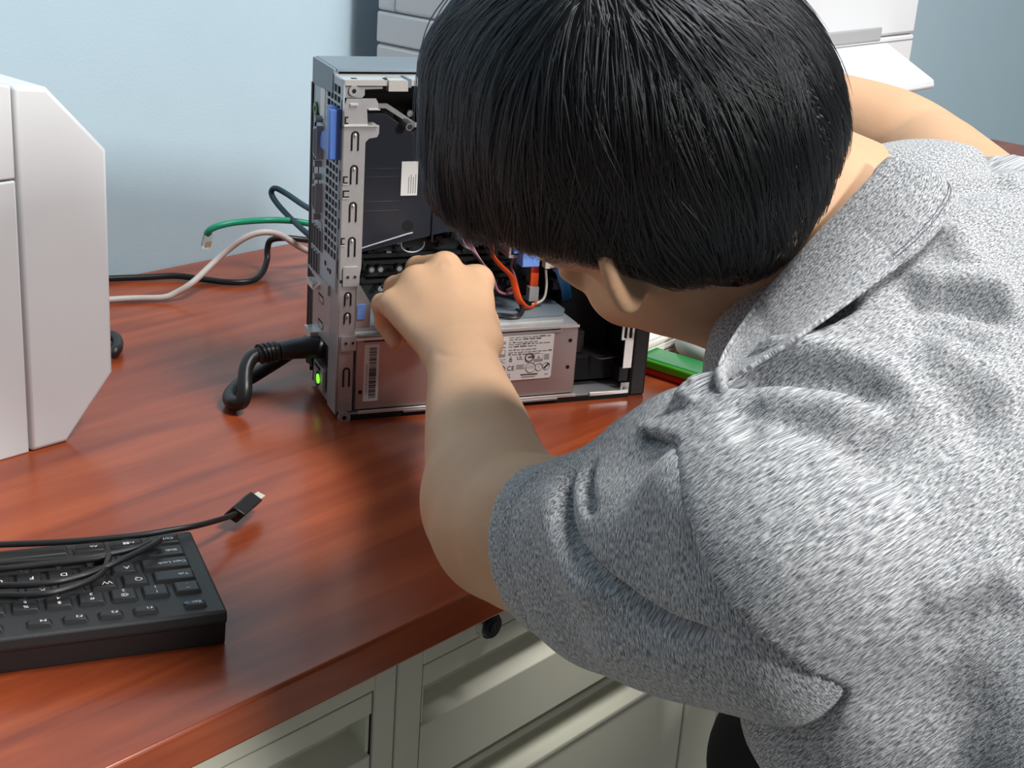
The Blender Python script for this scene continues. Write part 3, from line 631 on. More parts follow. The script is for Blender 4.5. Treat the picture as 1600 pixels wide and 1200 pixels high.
key(0.875, 2, 1.75, 1, [('Caps Lock', -0.22, -0.1, S2)])
for i, s in enumerate('ASDFGHJKL'): key(2.25+i, 2, 1, 1, [(s, -0.1, -0.12, S1)])
key(1.125, 3, 2.25, 1, [('Shift', -0.6, -0.1, S2)])
for i, s in enumerate('ZXCVBNM'): key(2.75+i, 3, 1, 1, [(s, -0.1, -0.12, S1)])
key(0.625, 4, 1.25, 1, [('Ctrl', -0.15, -0.1, S2)])
key(1.875, 4, 1.25, 1, [('Fn', -0.15, -0.1, S2)]); key(3.125, 4, 1.25, 1, [('Alt', -0.15, -0.1, S2)]); key(6.6, 4, 5.7, 1, None)
# windows-style four-pane mark on its key
b = MB()
for du in (0, 1):
    for dv in (0, 1): b.box(1.80*UU+du*0.0021, 1.80*UU+du*0.0021+0.0018, 3.78*UU+dv*0.0021, 3.78*UU+dv*0.0021+0.0018, 0.0, 0.00012, 'legend')
b.build('legend', kb.children[-1], xf=KM)

# cable thrown over the keyboard
usb = empty('usb_cable', on(300, 815, 0)); tag(usb, 'black cable with a small plug, looped over the keyboard and reaching onto the desk', 'cable')
ub = Vector(usb.location)
def kz(x, y, dz=0.0035):                      # on the key tops
    n = (KM.to_3x3() @ Vector((0, 0, 1))).normalized(); p0 = Vector((kp[0], kp[1], TOP+kp[2]))+n*dz
    d = Vector(CF+((x-800)/FPX)*CR-((y-600)/FPX)*CU); t = (p0-Vector(CC)).dot(n)/d.dot(n)
    return Vector(CC)+d*t-ub
def dz(x, y, z): return on(x, y, z)-ub
b = MB()
b.tube([kz(-60, 855), kz(0, 851), kz(80, 848), kz(150, 843), kz(220, 836), kz(262, 829), dz(300, 823, .024), dz(332, 815, .020), dz(358, 807, .016), dz(371, 801, .0135)], 0.0021, 'cord_black', seg=10, smooth=8)
b.tube([kz(-60, 888), kz(0, 881), kz(60, 878), kz(125, 873), kz(175, 865), kz(215, 856), kz(240, 846), kz(250, 843, .005), kz(236, 853, .007), kz(205, 868, .007), kz(170, 884, .006), kz(130, 899), kz(90, 909), kz(45, 914), kz(0, 915), kz(-60, 915)], 0.0021, 'cord_black', seg=10, smooth=8)
b.tube([kz(-60, 892), kz(0, 889), kz(60, 883), kz(120, 877), kz(160, 872), kz(170, 868), kz(168, 878, .006), kz(163, 890, .005), kz(150, 902, .004), kz(120, 915), kz(80, 926), kz(40, 930), kz(0, 930), kz(-60, 932)], 0.0021, 'cord_black', seg=10, smooth=8)
b.build('cord', usb)
b = MB(); b.box(-0.004, 0.003, -0.003, 0.003, -0.002, 0.002, 'gold')
b = MB(); A_, B_, C_ = dz(366, 805, .0125), dz(386, 787, .0125), dz(400, 777, .0125)
b.tube([A_, A_+(B_-A_)*0.5, B_, C_-(C_-B_)*0.35], 0.0088, 'cord_black', seg=4, smooth=0, rh=0.0066, up=(0.2, 0.3, 1)); pl = b.build('plug', usb, bevel=0.001)
b = MB(); b.tube([C_-(C_-B_)*0.35, C_, C_+(C_-B_)*0.3], 0.0058, 'cream', seg=4, smooth=0, rh=0.0030, up=(0.2, 0.3, 1)); b.build('metal_tip', pl)

# ------------------------------------------------------------------ things behind the computer on the right
pa = empty('paper_stack', (1.205, 0.805, TOP), math.radians(4)); tag(pa, 'stack of pale printed sheets on the desk, behind the green case', 'papers')
rq = random.Random(2)
b = MB()
for k in range(9):
    dx, dy = rq.uniform(-.002, .002), rq.uniform(-.002, .002); b.box(-0.105+dx, 0.105+dx, -0.036+dy, 0.036+dy, 0.0026*k, 0.0026*k+0.0021, 'paper')
b.build('sheets', pa)
b = MB(); b.box(-0.10, 0.0, -0.03, 0.03, 0.0236, 0.0243, 'white_plastic'); b.build('top_sheet', pa)
gc = empty('plastic_case', (1.112, 0.735, TOP), math.radians(3)); tag(gc, 'small shiny translucent green plastic case with a red base, beside the computer', 'case')
b = MB(); b.box(-0.020, 0.014, -0.050, 0.034, 0.009, 0.0175, 'green_clear'); b.box(-0.0215, -0.017, -0.052, 0.034, 0.0075, 0.0165, 'lime'); b.build('lid', gc, bevel=0.003, segs=3)
b = MB(); b.box(-0.0195, 0.013, -0.048, 0.022, 0.0003, 0.0080, 'red_clear'); b.build('base', gc, bevel=0.002, segs=3)
dome = MB(); dome.ell((0, 0, 0.020), (0.024, 0.040, 0.020), 'white_plastic', 32, 16)
do = dome.build('plastic_dish'); do.location = (1.156, 0.722, TOP); tag(do, "white rounded plastic object between the green case and the person's collar", 'dish')
# ------------------------------------------------------------------ solid modelling by distance fields (numpy)
class Field:
    def __init__(s, lo, hi, h):
        s.h = h; s.lo = np.array(lo, float); s.n = np.ceil((np.array(hi)-s.lo)/h).astype(int)+1
        s.V = np.full(s.n, 0.06, np.float32)
        s.ax = [s.lo[i]+h*np.arange(s.n[i]) for i in range(3)]
    def block(s, lo, hi, mg):
        a = np.clip(np.floor((np.array(lo)-mg-s.lo)/s.h).astype(int), 0, s.n-1); b = np.clip(np.ceil((np.array(hi)+mg-s.lo)/s.h).astype(int)+1, 1, s.n)
        if np.any(b <= a): return None, None
        sl = tuple(slice(a[i], b[i]) for i in range(3))
        g = np.meshgrid(*[s.ax[i][sl[i]].astype(np.float32) for i in range(3)], indexing='ij', sparse=True)
        return sl, g
    def comb(s, sl, d, k, op):
        v = s.V[sl]
        if op == 'add':
            if k > 0:
                hh = np.maximum(k-np.abs(v-d), 0)/k; s.V[sl] = np.minimum(v, d)-hh*hh*k*0.25
            else: s.V[sl] = np.minimum(v, d)
        else:
            d = -d
            if k > 0:
                hh = np.maximum(k-np.abs(v-d), 0)/k; s.V[sl] = np.maximum(v, d)+hh*hh*k*0.25
            else: s.V[sl] = np.maximum(v, d)
    def cone(s, a, b, ra, rb, k=0.01, op='add', flat=None):     # flat = (direction, factor)
        a = np.array(a, float); b = np.array(b, float); R = max(ra, rb)*(max(1, flat[1]) if flat else 1)
        sl, g = s.block(np.minimum(a, b)-R, np.maximum(a, b)+R, 0.03)
        if sl is None: return s
        ab = b-a; L2 = max(float(ab@ab), 1e-12)
        p = [g[i]-a[i] for i in range(3)]
        t = np.clip((p[0]*ab[0]+p[1]*ab[1]+p[2]*ab[2])/L2, 0, 1)
        q = [p[i]-t*ab[i] for i in range(3)]
        r2 = q[0]**2+q[1]**2+q[2]**2
        if flat is not None:
            fd = np.array(flat[0], float); fd /= np.linalg.norm(fd)
            c = q[0]*fd[0]+q[1]*fd[1]+q[2]*fd[2]; r2 = r2+c*c*(1/flat[1]**2-1)
        d = np.sqrt(np.maximum(r2, 1e-12))-(ra+(rb-ra)*t)
        if flat is not None and flat[1] < 1: d = d*(0.5+0.5*flat[1])
        s.comb(sl, d.astype(np.float32), k, op); return s
    def ell(s, c, r, M=None, k=0.01, op='add'):                 # M rows = axes of r
        c = np.array(c, float); r = np.array(r, float); M = np.eye(3) if M is None else np.array(M, float)
        R = max(r)
        sl, g = s.block(c-R, c+R, 0.03)
        if sl is None: return s
        p = [g[i]-c[i] for i in range(3)]
        q = [(p[0]*M[i][0]+p[1]*M[i][1]+p[2]*M[i][2]) for i in range(3)]
        k0 = np.sqrt((q[0]/r[0])**2+(q[1]/r[1])**2+(q[2]/r[2])**2); k1 = np.sqrt((q[0]/r[0]**2)**2+(q[1]/r[1]**2)**2+(q[2]/r[2]**2)**2)
        d = k0*(k0-1)/np.maximum(k1, 1e-6); d = np.where(k0 < 1e-4, -min(r), d)
        s.comb(sl, d.astype(np.float32), k, op); return s
    def chain(s, P, R, k=0.01, op='add', flat=None):
        for i in range(len(P)-1): s.cone(P[i], P[i+1], R[i], R[i+1], k, op, flat)
        return s
    def halfspace(s, p, n, k=0.0, c=None, r=9.0):               # cut away the side n points to (within r of c)
        c = p if c is None else c
        sl, g = s.block(np.array(c)-r, np.array(c)+r, 0.0)
        d = (g[0]-p[0])*n[0]+(g[1]-p[1])*n[1]+(g[2]-p[2])*n[2]
        if r < 5:
            e = np.sqrt((g[0]-c[0])**2+(g[1]-c[1])**2+(g[2]-c[2])**2)-r; d = np.minimum(d, -e)
        s.comb(sl, -d.astype(np.float32), k, 'sub'); return s
    def sample(s, P):
        q = (np.asarray(P)-s.lo)/s.h; i = np.clip(np.floor(q).astype(int), 0, s.n-2); f = np.clip(q-i, 0, 1); o = 0
        for dx in (0, 1):
            for dy in (0, 1):
                for dz_ in (0, 1):
                    w = (f[:, 0] if dx else 1-f[:, 0])*(f[:, 1] if dy else 1-f[:, 1])*(f[:, 2] if dz_ else 1-f[:, 2])
                    o = o+w*s.V[i[:, 0]+dx, i[:, 1]+dy, i[:, 2]+dz_]
        return o
    def grad(s, P, e=None):
        e = e or s.h; P = np.asarray(P); G = np.stack([s.sample(P+np.eye(3)[i]*e)-s.sample(P-np.eye(3)[i]*e) for i in range(3)], 1)
        return G/np.maximum(np.linalg.norm(G, axis=1, keepdims=True), 1e-9)
    def mesh(s):
        V = s.V; S = V < 0; nx, ny, nz = V.shape
        c = np.zeros((nx-1, ny-1, nz-1), np.int8)
        for dx in (0, 1):
            for dy in (0, 1):
                for dz_ in (0, 1): c += S[dx:nx-1+dx, dy:ny-1+dy, dz_:nz-1+dz_]
        act = np.argwhere((c > 0) & (c < 8)); idx = np.full(c.shape, -1, np.int32); idx[tuple(act.T)] = np.arange(len(act))
        acc = np.zeros((len(act), 3)); cnt = np.zeros(len(act))
        for a in range(3):
            o1, o2 = [(1, 2), (0, 2), (0, 1)][a]
            for d1 in (0, 1):
                for d2 in (0, 1):
                    q = act.copy(); q[:, o1] += d1; q[:, o2] += d2; r = q.copy(); r[:, a] += 1
                    v0 = V[tuple(q.T)]; v1 = V[tuple(r.T)]; mk = (v0 < 0) != (v1 < 0)
                    t = np.where(mk, v0/np.where(v0 == v1, 1, v0-v1), 0); pt = q.astype(float); pt[:, a] += t
                    acc[mk] += pt[mk]; cnt[mk] += 1
        P = s.lo+s.h*acc/cnt[:, None]
        F = []
        for a in range(3):
            o1, o2 = [(1, 2), (2, 0), (0, 1)][a]
            A = [slice(None)]*3; B = [slice(None)]*3; A[a] = slice(0, -1); B[a] = slice(1, None)
            s0 = S[tuple(A)]; s1 = S[tuple(B)]; e = np.argwhere(s0 != s1)
            e = e[(e[:, o1] > 0) & (e[:, o2] > 0) & (e[:, o1] < V.shape[o1]-1) & (e[:, o2] < V.shape[o2]-1)]
            fl = s0[tuple(e.T)]
            def gi(d1, d2):
                q = e.copy(); q[:, o1] -= d1; q[:, o2] -= d2; return idx[tuple(q.T)]
            q = np.stack([gi(1, 1), gi(0, 1), gi(0, 0), gi(1, 0)], 1)
            q[~fl] = q[~fl][:, ::-1]; F.append(q)
        F = np.concatenate(F); F = F[(F >= 0).all(1)]
        return P, F
def mk_obj(name, P, F, material, parent=None, attr=None, origin=None):
    me = bpy.data.meshes.new(name); P = np.asarray(P, float)
    if origin is not None: P = P-np.array(origin)
    me.vertices.add(len(P)); me.vertices.foreach_set('co', P.astype(np.float32).ravel())
    k = F.shape[1]; me.loops.add(len(F)*k); me.loops.foreach_set('vertex_index', F.astype(np.int32).ravel())
    me.polygons.add(len(F)); me.polygons.foreach_set('loop_start', np.arange(0, len(F)*k, k, dtype=np.int32))
    me.polygons.foreach_set('use_smooth', np.ones(len(F), bool))
    me.update(); me.validate()
    if attr is not None:
        a = me.attributes.new('weave', 'FLOAT_VECTOR', 'POINT'); a.data.foreach_set('vector', attr.astype(np.float32).ravel())
    me.materials.append(material if not isinstance(material, str) else MATS[material])
    o = bpy.data.objects.new(name, me); COL.objects.link(o)
    if parent: o.parent = parent
    return o
def vnormals(P, F):
    n = np.cross(P[F[:, 2]]-P[F[:, 0]], P[F[:, 3]]-P[F[:, 1]]); N = np.zeros_like(P)
    for i in range(4): np.add.at(N, F[:, i], n)
    return N/np.maximum(np.linalg.norm(N, axis=1, keepdims=True), 1e-12)
def nA(*v): return np.array(v, float)
def A(x, y, t): return np.array(at(x, y, t))
def unit(v): return np.asarray(v)/np.linalg.norm(v)

# ------------------------------------------------------------------ person materials
def skin_mat():
    M = bpy.data.materials.new('skin'); M.use_nodes = True; N = M.node_tree.nodes; L = M.node_tree.links; B = N['Principled BSDF']
    tc = N.new('ShaderNodeTexCoord'); n = N.new('ShaderNodeTexNoise'); n.inputs['Scale'].default_value = 35; n.inputs['Detail'].default_value = 5
    L.new(tc.outputs['Object'], n.inputs['Vector']); mx = N.new('ShaderNodeMix'); mx.data_type = 'RGBA'
    mx.inputs[6].default_value = (0.54, 0.315, 0.185, 1); mx.inputs[7].default_value = (0.62, 0.385, 0.235, 1)
    L.new(n.outputs['Fac'], mx.inputs[0]); L.new(mx.outputs[2], B.inputs['Base Color'])
    B.inputs['Roughness'].default_value = 0.5; B.inputs['Specular IOR Level'].default_value = 0.35
    B.inputs['Subsurface Weight'].default_value = 0.12; B.inputs['Subsurface Radius'].default_value = (0.010, 0.004, 0.002); B.inputs['Subsurface Scale'].default_value = 0.6
    n2 = N.new('ShaderNodeTexNoise'); n2.inputs['Scale'].default_value = 420; n2.inputs['Detail'].default_value = 2; L.new(tc.outputs['Object'], n2.inputs['Vector'])
    b = N.new('ShaderNodeBump'); b.inputs['Strength'].default_value = 0.12; b.inputs['Distance'].default_value = 0.0008; L.new(n2.outputs['Fac'], b.inputs['Height']); L.new(b.outputs[0], B.inputs['Normal'])
    MATS['skin'] = M
skin_mat()
def fabric_mat():
    M = bpy.data.materials.new('heather_grey'); M.use_nodes = True; N = M.node_tree.nodes; L = M.node_tree.links; B = N['Principled BSDF']
    at_ = N.new('ShaderNodeAttribute'); at_.attribute_name = 'weave'
    def noise(sx, sy, det=2, dist=0.0):
        mp = N.new('ShaderNodeMapping'); mp.inputs['Scale'].default_value = (sx, sy, 60); L.new(at_.outputs['Vector'], mp.inputs['Vector'])
        n = N.new('ShaderNodeTexNoise'); n.inputs['Scale'].default_value = 1; n.inputs['Detail'].default_value = det; n.inputs['Roughness'].default_value = 0.55; n.inputs['Distortion'].default_value = dist
        L.new(mp.outputs[0], n.inputs['Vector']); return n
    n1 = noise(480, 2200, 2, 0.2); n2 = noise(270, 1100, 1, 0.2); n3 = noise(1400, 1400, 0)
    ad = N.new('ShaderNodeMath'); ad.operation = 'MULTIPLY_ADD'; ad.inputs[1].default_value = 0.5
    L.new(n2.outputs['Fac'], ad.inputs[0]); L.new(n1.outputs['Fac'], ad.inputs[2])
    cr = N.new('ShaderNodeValToRGB'); e = cr.color_ramp.elements
    e[0].position = 0.60; e[0].color = (0.105, 0.115, 0.130, 1); e[1].position = 0.90; e[1].color = (0.60, 0.605, 0.61, 1)
    k = e.new(0.74); k.color = (0.31, 0.32, 0.335, 1)
    L.new(ad.outputs[0], cr.inputs[0]); L.new(cr.outputs[0], B.inputs['Base Color'])
    B.inputs['Roughness'].default_value = 0.9; B.inputs['Specular IOR Level'].default_value = 0.15
    B.inputs['Sheen Weight'].default_value = 0.15
    b = N.new('ShaderNodeBump'); b.inputs['Strength'].default_value = 0.25; b.inputs['Distance'].default_value = 0.0006
    L.new(n3.outputs['Fac'], b.inputs['Height']); L.new(b.outputs[0], B.inputs['Normal'])
    MATS['heather'] = M
fabric_mat()
def hair_mat():
    M = bpy.data.materials.new('black_hair'); M.use_nodes = True; N = M.node_tree.nodes; L = M.node_tree.links; B = N['Principled BSDF']
    B.inputs['Base Color'].default_value = (0.006, 0.006, 0.007, 1); B.inputs['Roughness'].default_value = 0.55
    MATS['hair'] = M
    M2 = bpy.data.materials.new('hair_strand'); M2.use_nodes = True; N = M2.node_tree.nodes; L = M2.node_tree.links
    N.remove(N['Principled BSDF']); h = N.new('ShaderNodeBsdfHairPrincipled'); h.parametrization = 'COLOR'
    h.inputs['Color'].default_value = (0.0030, 0.0034, 0.0042, 1); h.inputs['Roughness'].default_value = 0.24; h.inputs['Radial Roughness'].default_value = 0.5
    L.new(h.outputs[0], N['Material Output'].inputs['Surface']); MATS['strand'] = M2
hair_mat()

# ------------------------------------------------------------------ pose
HF = -0.75*CR+0.66*CF; HU = -0.52*CR+0.616*CU-0.59*CF; HL = -0.406*CR-0.788*CU-0.46*CF   # head: face, crown, left ear
HF = unit(HF); HU = unit(HU-HF*(HU@HF)); HL = unit(np.cross(HU, HF))
HC = A(985, 210, 0.80)
def hd(f, l, u): return HC+HF*f+HL*l+HU*u
SL = A(1190, 855, 0.715); SR = nA(0.945, 0.345, 0.222+TOP)
EL = A(782, 834, 0.868); WL = A(722, 566, 1.085)
ER = A(1432, 238, 1.150); WR = A(1150, 128, 1.225)
NB = A(1395, 425, 0.848)
person = empty('person', (0.78, 0.10, 0)); tag(person, 'person with black hair in grey heather polo shirt, reaching into the open computer', 'person')
PO = np.array(person.location)

# body: head, neck, arms, hands and the trunk inside the shirt
bf = Field((0.49, 0.08, TOP+0.015), (1.16, 0.87, TOP+0.475), 0.0022)
bf.ell(hd(-0.004, 0, 0.012), (0.096, 0.076, 0.088), [HF, HL, HU])
bf.ell(hd(0.030, -0.010, -0.048), (0.050, 0.050, 0.066), [HF, HL, HU], k=0.03)
bf.ell(hd(0.060, 0, -0.105), (0.030, 0.030, 0.022), [HF, HL, HU], k=0.025)
for sgn in (1, -1):
    bf.cone(hd(-0.012, 0.045*sgn, -0.072), hd(0.056, 0.018*sgn, -0.110), 0.012, 0.013, 0.03)              # jaw
    bf.ell(hd(0.056, 0.033*sgn, -0.042), (0.013, 0.015, 0.012), [HF, HL, HU], k=0.02)                     # cheekbone
    bf.cone(hd(0.086, 0.012*sgn, -0.003), hd(0.078, 0.042*sgn, -0.004), 0.008, 0.007, 0.014)              # brow
    bf.ell(hd(0.090, 0.031*sgn, -0.021), (0.010, 0.014, 0.009), [HF, HL, HU], k=0.010, op='sub')          # eye socket
    bf.ell(hd(0.078, 0.031*sgn, -0.021), (0.0125, 0.0125, 0.0115), [HF, HL, HU], k=0.002)                 # eyelids
    e = hd(-0.012, 0.073*sgn, -0.025); ax = unit(HF*-0.25+HL*sgn*0.95); up = unit(HU*0.96-HF*0.25); on_ = np.cross(up, ax)
    bf.ell(e+ax*0.004, (0.015, 0.0055, 0.026), [ax, on_, up], k=0.008)                                    # ear
    for q in range(14):
        a0, a1 = math.radians(-70+16*q), math.radians(-54+16*q)
        f0 = e+ax*(0.004+0.0135*math.cos(a0))+up*0.0245*math.sin(a0); f1 = e+ax*(0.004+0.0135*math.cos(a1))+up*0.0245*math.sin(a1)
        bf.cone(f0, f1, 0.0036, 0.0036, 0.003)
    bf.ell(e-up*0.022+ax*0.002, (0.0085, 0.0055, 0.009), [ax, on_, up], k=0.006)
bf.cone(hd(0.094, 0, -0.018), hd(0.112, 0, -0.056), 0.0075, 0.0105, 0.012)
for sgn in (1, -1): bf.ell(hd(0.100, 0.012*sgn, -0.060), (0.009, 0.008, 0.007), [HF, HL, HU], k=0.006)
bf.cone(hd(0.088, 0.018, -0.084), hd(0.088, -0.018, -0.084), 0.0065, 0.0065, 0.008); bf.cone(hd(0.086, 0.015, -0.094), hd(0.086, -0.015, -0.094), 0.007, 0.007, 0.008)
bf.cone(hd(0.097, 0.022, -0.089), hd(0.097, -0.022, -0.089), 0.0018, 0.0018, 0.004, op='sub')
# neck and trunk
bf.cone(hd(-0.030, 0, -0.045), NB, 0.056, 0.064, 0.03)
bf.cone(hd(0.000, 0, -0.085)-CU*0.012, NB+CF*0.03-CR*0.03-CU*0.018, 0.044, 0.056, 0.03)
TR = [nA(0.76, 0.31, TOP+0.15), nA(0.775, 0.16, TOP+0.05)]
bf.cone(SL+(SR-SL)*0.10, SR-(SR-SL)*0.10, 0.036, 0.036, 0.03); bf.cone(NB, TR[0], 0.05, 0.060, 0.02); bf.cone(TR[0], TR[1], 0.060, 0.060, 0.03)
# arms: many short tapered pieces so that the outline stays even
def limb(P, R, n=6, k=0.004):
    Q = crom([Vector(p) for p in P], n); m_ = len(Q)
    rr_ = np.interp(np.arange(m_)/n, np.arange(len(R)), R)
    rr_ = np.convolve(np.pad(rr_, 2, 'edge'), [.15, .2, .3, .2, .15], 'valid')
    for i in range(m_-1): bf.cone(np.array(Q[i]), np.array(Q[i+1]), rr_[i], rr_[i+1], k)
armdir = unit(EL-SL); fa = WL-EL
limb([SL+(EL-SL)*0.1, SL+(EL-SL)*0.55, EL+(SL-EL)*0.12], [0.046, 0.043, 0.039])
limb([EL+(SL-EL)*0.04, EL+fa*0.15, EL+fa*0.35, EL+fa*0.6, EL+fa*0.82, WL, WL+fa*0.06], [0.0350, 0.0375, 0.0375, 0.0330, 0.0272, 0.0246, 0.0243])
bf.cone(EL+(SL-EL)*0.16, EL+fa*0.14, 0.036, 0.036, 0.03)
bf.ell(EL+unit(EL-SL)*0.012-unit(fa)*0.008, (0.024, 0.024, 0.024), k=0.02)
fr = WR-ER
limb([SR, SR+(ER-SR)*0.5, ER+(SR-ER)*0.10], [0.050, 0.045, 0.040])
limb([ER+(SR-ER)*0.03, ER+fr*0.2, ER+fr*0.55, WR, WR+fr*0.05], [0.0385, 0.0405, 0.034, 0.026, 0.025])
# left hand: back of the hand to the viewer, fingers bent away into the case
EX = PM.to_3x3() @ Vector((1, 0, 0)); EY = PM.to_3x3() @ Vector((0, 1, 0)); EX = np.array(EX); EY = np.array(EY); EZ = nA(0, 0, 1)
MC = [A(746, 438, 1.175), A(695, 416, 1.175), A(650, 438, 1.168), A(612, 474, 1.160)]     # index .. little knuckles
mr = [0.0135, 0.0135, 0.0125, 0.0115]
wv = unit(MC[0]-MC[3])
for i, K_ in enumerate(MC):
    base = WL+wv*(0.010-0.0068*i)+unit(MC[1]-WL)*0.010
    bf.cone(base, K_+unit(WL-K_)*0.004, 0.0150, mr[i]-0.0005, 0.010)
bf.ell((WL+MC[1]+MC[2])/3+CF*0.010, (0.034, 0.040, 0.017), [wv, unit(MC[1]-WL), np.cross(wv, unit(MC[1]-WL))], k=0.012)
FD = [unit(EY*0.9-EZ*0.25-EX*0.25), unit(EY*0.9-EZ*0.30-EX*0.18), unit(EY*0.86-EZ*0.40-EX*0.12), unit(EY*0.88-EZ*0.30+EX*0.05)]
FD2 = [unit(EY*0.35-EZ*0.90-EX*0.1), unit(EY*0.25-EZ*0.95), unit(EY*0.15-EZ*0.95+EX*0.05), unit(EY*0.25-EZ*0.92+EX*0.2)]
FD3 = [unit(-EZ*0.85-EY*0.4+EX*0.1), unit(-EZ*0.8-EY*0.5+EX*0.1), unit(-EZ*0.7-EY*0.6+EX*0.1), unit(-EZ*0.6-EY*0.5+EX*0.3)]
fl = [(0.040, 0.024, 0.020), (0.044, 0.028, 0.021), (0.040, 0.026, 0.020), (0.031, 0.019, 0.018)]
fr_ = [0.0098, 0.0100, 0.0092, 0.0084]
for i in range(4):
    p0 = MC[i]; p1 = p0+FD[i]*fl[i][0]; p2 = p1+FD2[i]*fl[i][1]; p3 = p2+FD3[i]*fl[i][2]; r = fr_[i]
    bf.cone(p0, p1, r+0.0012, r, 0.006); bf.cone(p1, p2, r+0.0004, r-0.0008, 0.003); bf.cone(p2, p3, r-0.0006, r-0.0018, 0.003)
# thumb: leaves the index side near the wrist and closes on the index finger
t0 = WL+wv*0.014+unit(MC[0]-WL)*0.020+CF*0.008; t1 = A(752, 508, 1.165)+CF*0.026; t2 = t1+unit(EY*0.75-EX*0.35+EZ*0.25)*0.030; t3 = t2+unit(EY*0.55-EX*0.80+EZ*0.05)*0.026
bf.cone(t0, t1, 0.0150, 0.0120, 0.012); bf.cone(t1, t2, 0.0115, 0.0105, 0.006); bf.cone(t2, t3, 0.0105, 0.0080, 0.004)
bf.cone(t1, MC[0]+CF*0.010, 0.0100, 0.0100, 0.012)                                         # web
# right hand rests on the top of the case
HR = PM @ Vector((0.236, 0.06, H)); HR = np.array(HR)
rb = unit(HR-WR); side = unit(np.cross(rb, EZ))
for i in range(4):
    k0 = WR+(HR-WR)*0.62+side*(0.026-0.0175*i)+EZ*0.010; bf.cone(WR+side*(0.010-0.007*i), k0, 0.0145, 0.0115, 0.010)
    k1 = k0+rb*0.034-EZ*0.004; k2 = k1+unit(rb*0.7-EZ*0.6)*0.022; k3 = k2+unit(rb*0.3-EZ*0.9)*0.017
    bf.chain([k0, k1, k2, k3], [0.0100, 0.0092, 0.0085, 0.0072], 0.004)
q0 = WR+side*0.014+rb*0.018; q1 = q0+unit(side*0.8+rb*0.55)*0.032; bf.cone(q0, q1, 0.015, 0.0115, 0.012); bf.chain([q1, q1+unit(rb*0.9+side*0.25)*0.028, q1+unit(rb*0.97-EZ*0.2)*0.050], [0.0110, 0.0100, 0.0080], 0.004)
bP, bF = bf.mesh()

# ------------------------------------------------------------------ shirt
def seg_dist(P, poly):                        # distance, signed side and arc position to a 3D polyline
    best = np.full(len(P), 9.0); arc = np.zeros(len(P)); off = np.zeros_like(P); tan = np.zeros_like(P); s0 = 0.0
    Ls = [np.linalg.norm(poly[i+1]-poly[i]) for i in range(len(poly)-1)]; T = sum(Ls)
    for i in range(len(poly)-1):
        a, b = poly[i], poly[i+1]; ab = b-a
        t = np.clip(((P-a)@ab)/max(ab@ab, 1e-12), 0, 1); q = P-(a+t[:, None]*ab); d = np.linalg.norm(q, axis=1)
        m_ = d < best; best[m_] = d[m_]; arc[m_] = (s0+t[m_]*Ls[i])/T; off[m_] = q[m_]; tan[m_] = ab/max(np.linalg.norm(ab), 1e-9); s0 += Ls[i]
    return best, arc, off, tan
class Cloth:                                  # mesh from a field, creased along lines lying on its surface
    def __init__(s, field):
        s.P, s.F = field.mesh(); s.N = vnormals(s.P, s.F)
        s.bvh = BVHTree.FromPolygons([Vector(p) for p in s.P], [tuple(f) for f in s.F])
        s.D = np.zeros(len(s.P))
    def cast(s, pts):
        out = []
        for x, y in pts:
            d = Vector(CF+((x-800)/FPX)*CR-((y-600)/FPX)*CU); h = s.bvh.ray_cast(Vector(CC), d.normalized())
            if h[0] is not None: out.append(np.array(h[0]))
        return out
    def fold(s, pts, w, amp, asym=0.0, n=6, taper=0.25, w2=None):
        c = s.cast([tuple(p)[:2] for p in crom([(x, y, 0) for x, y in pts], n)])
        if len(c) < 2: return s
        poly = np.array(c); lo, hi = poly.min(0)-4*w, poly.max(0)+4*w
        k = np.where(((s.P > lo) & (s.P < hi)).all(1))[0]
        if len(k) == 0: return s
        d, arc, off, tan = seg_dist(s.P[k], poly)
        sd = np.sign(np.einsum('ij,ij->i', np.cross(tan, s.N[k]), off))*d
        ww = np.where(sd > 0, w2 or w, w)
        env = np.clip(arc/taper, 0, 1)*np.clip((1-arc)/taper, 0, 1); env = env*env*(3-2*env)
        s.D[k] += 1.5*amp*env*np.exp(-(sd/ww)**2)*(1+0*sd)
        if asym: s.D[k] += asym*env*(sd/w)*np.exp(-(sd/w)**2)*1.6
        return s
    def done(s): return s.P+s.N*s.D[:, None]
def ripple(P, N, sc, amp, seed=0):            # soft irregular cloth undulation
    from mathutils import noise
    return np.array([noise.noise(Vector(p)*sc+Vector((seed, 0, 0))) for p in P])*amp

c = Cloth(bf)                                  # elbow crease and wrist lines
c.fold([(1428, 196), (1410, 214), (1392, 232), (1374, 250)], 0.0035, -0.0028, taper=0.2)
c.fold([(1440, 205), (1424, 222), (1408, 240)], 0.006, 0.0012)
for q in ([(676, 548), (700, 556), (735, 552), (768, 545)], [(682, 420), (690, 404), (700, 420)]): c.fold(q, 0.003, -0.0005)
bP, bF = c.done(), c.F
body = mk_obj('body', bP, bF, 'skin', person, origin=PO)
seam0, seam1 = A(1098, 688, 0.700), A(1277, 1095, 0.640)
sd_ = unit(seam1-seam0); SN = unit(armdir-sd_*(armdir@sd_))      # seam plane normal, pointing down the arm
SP = (seam0+seam1)/2
h0, h1, h2, h3 = A(856, 855, 0.822), A(945, 858, 0.792), A(1080, 866, 0.748), A(1215, 880, 0.702)
nk = unit(hd(-0.03, 0, -0.05)-NB)
tf = Field((0.46, -0.22, TOP-0.32), (1.10, 0.56, TOP+0.36), 0.0032)
tax = unit(nA(0.0, -0.80, -0.60)); tup = unit(nA(0, -0.60, 0.80)); tx = nA(1, 0, 0)
TM = [tx, tax, tup]
tf.ell((0.765, 0.285, TOP+0.150), (0.205, 0.165, 0.112), TM, 0.03)
tf.ell((0.770, 0.130, TOP+0.045), (0.200, 0.21, 0.120), TM, 0.06)
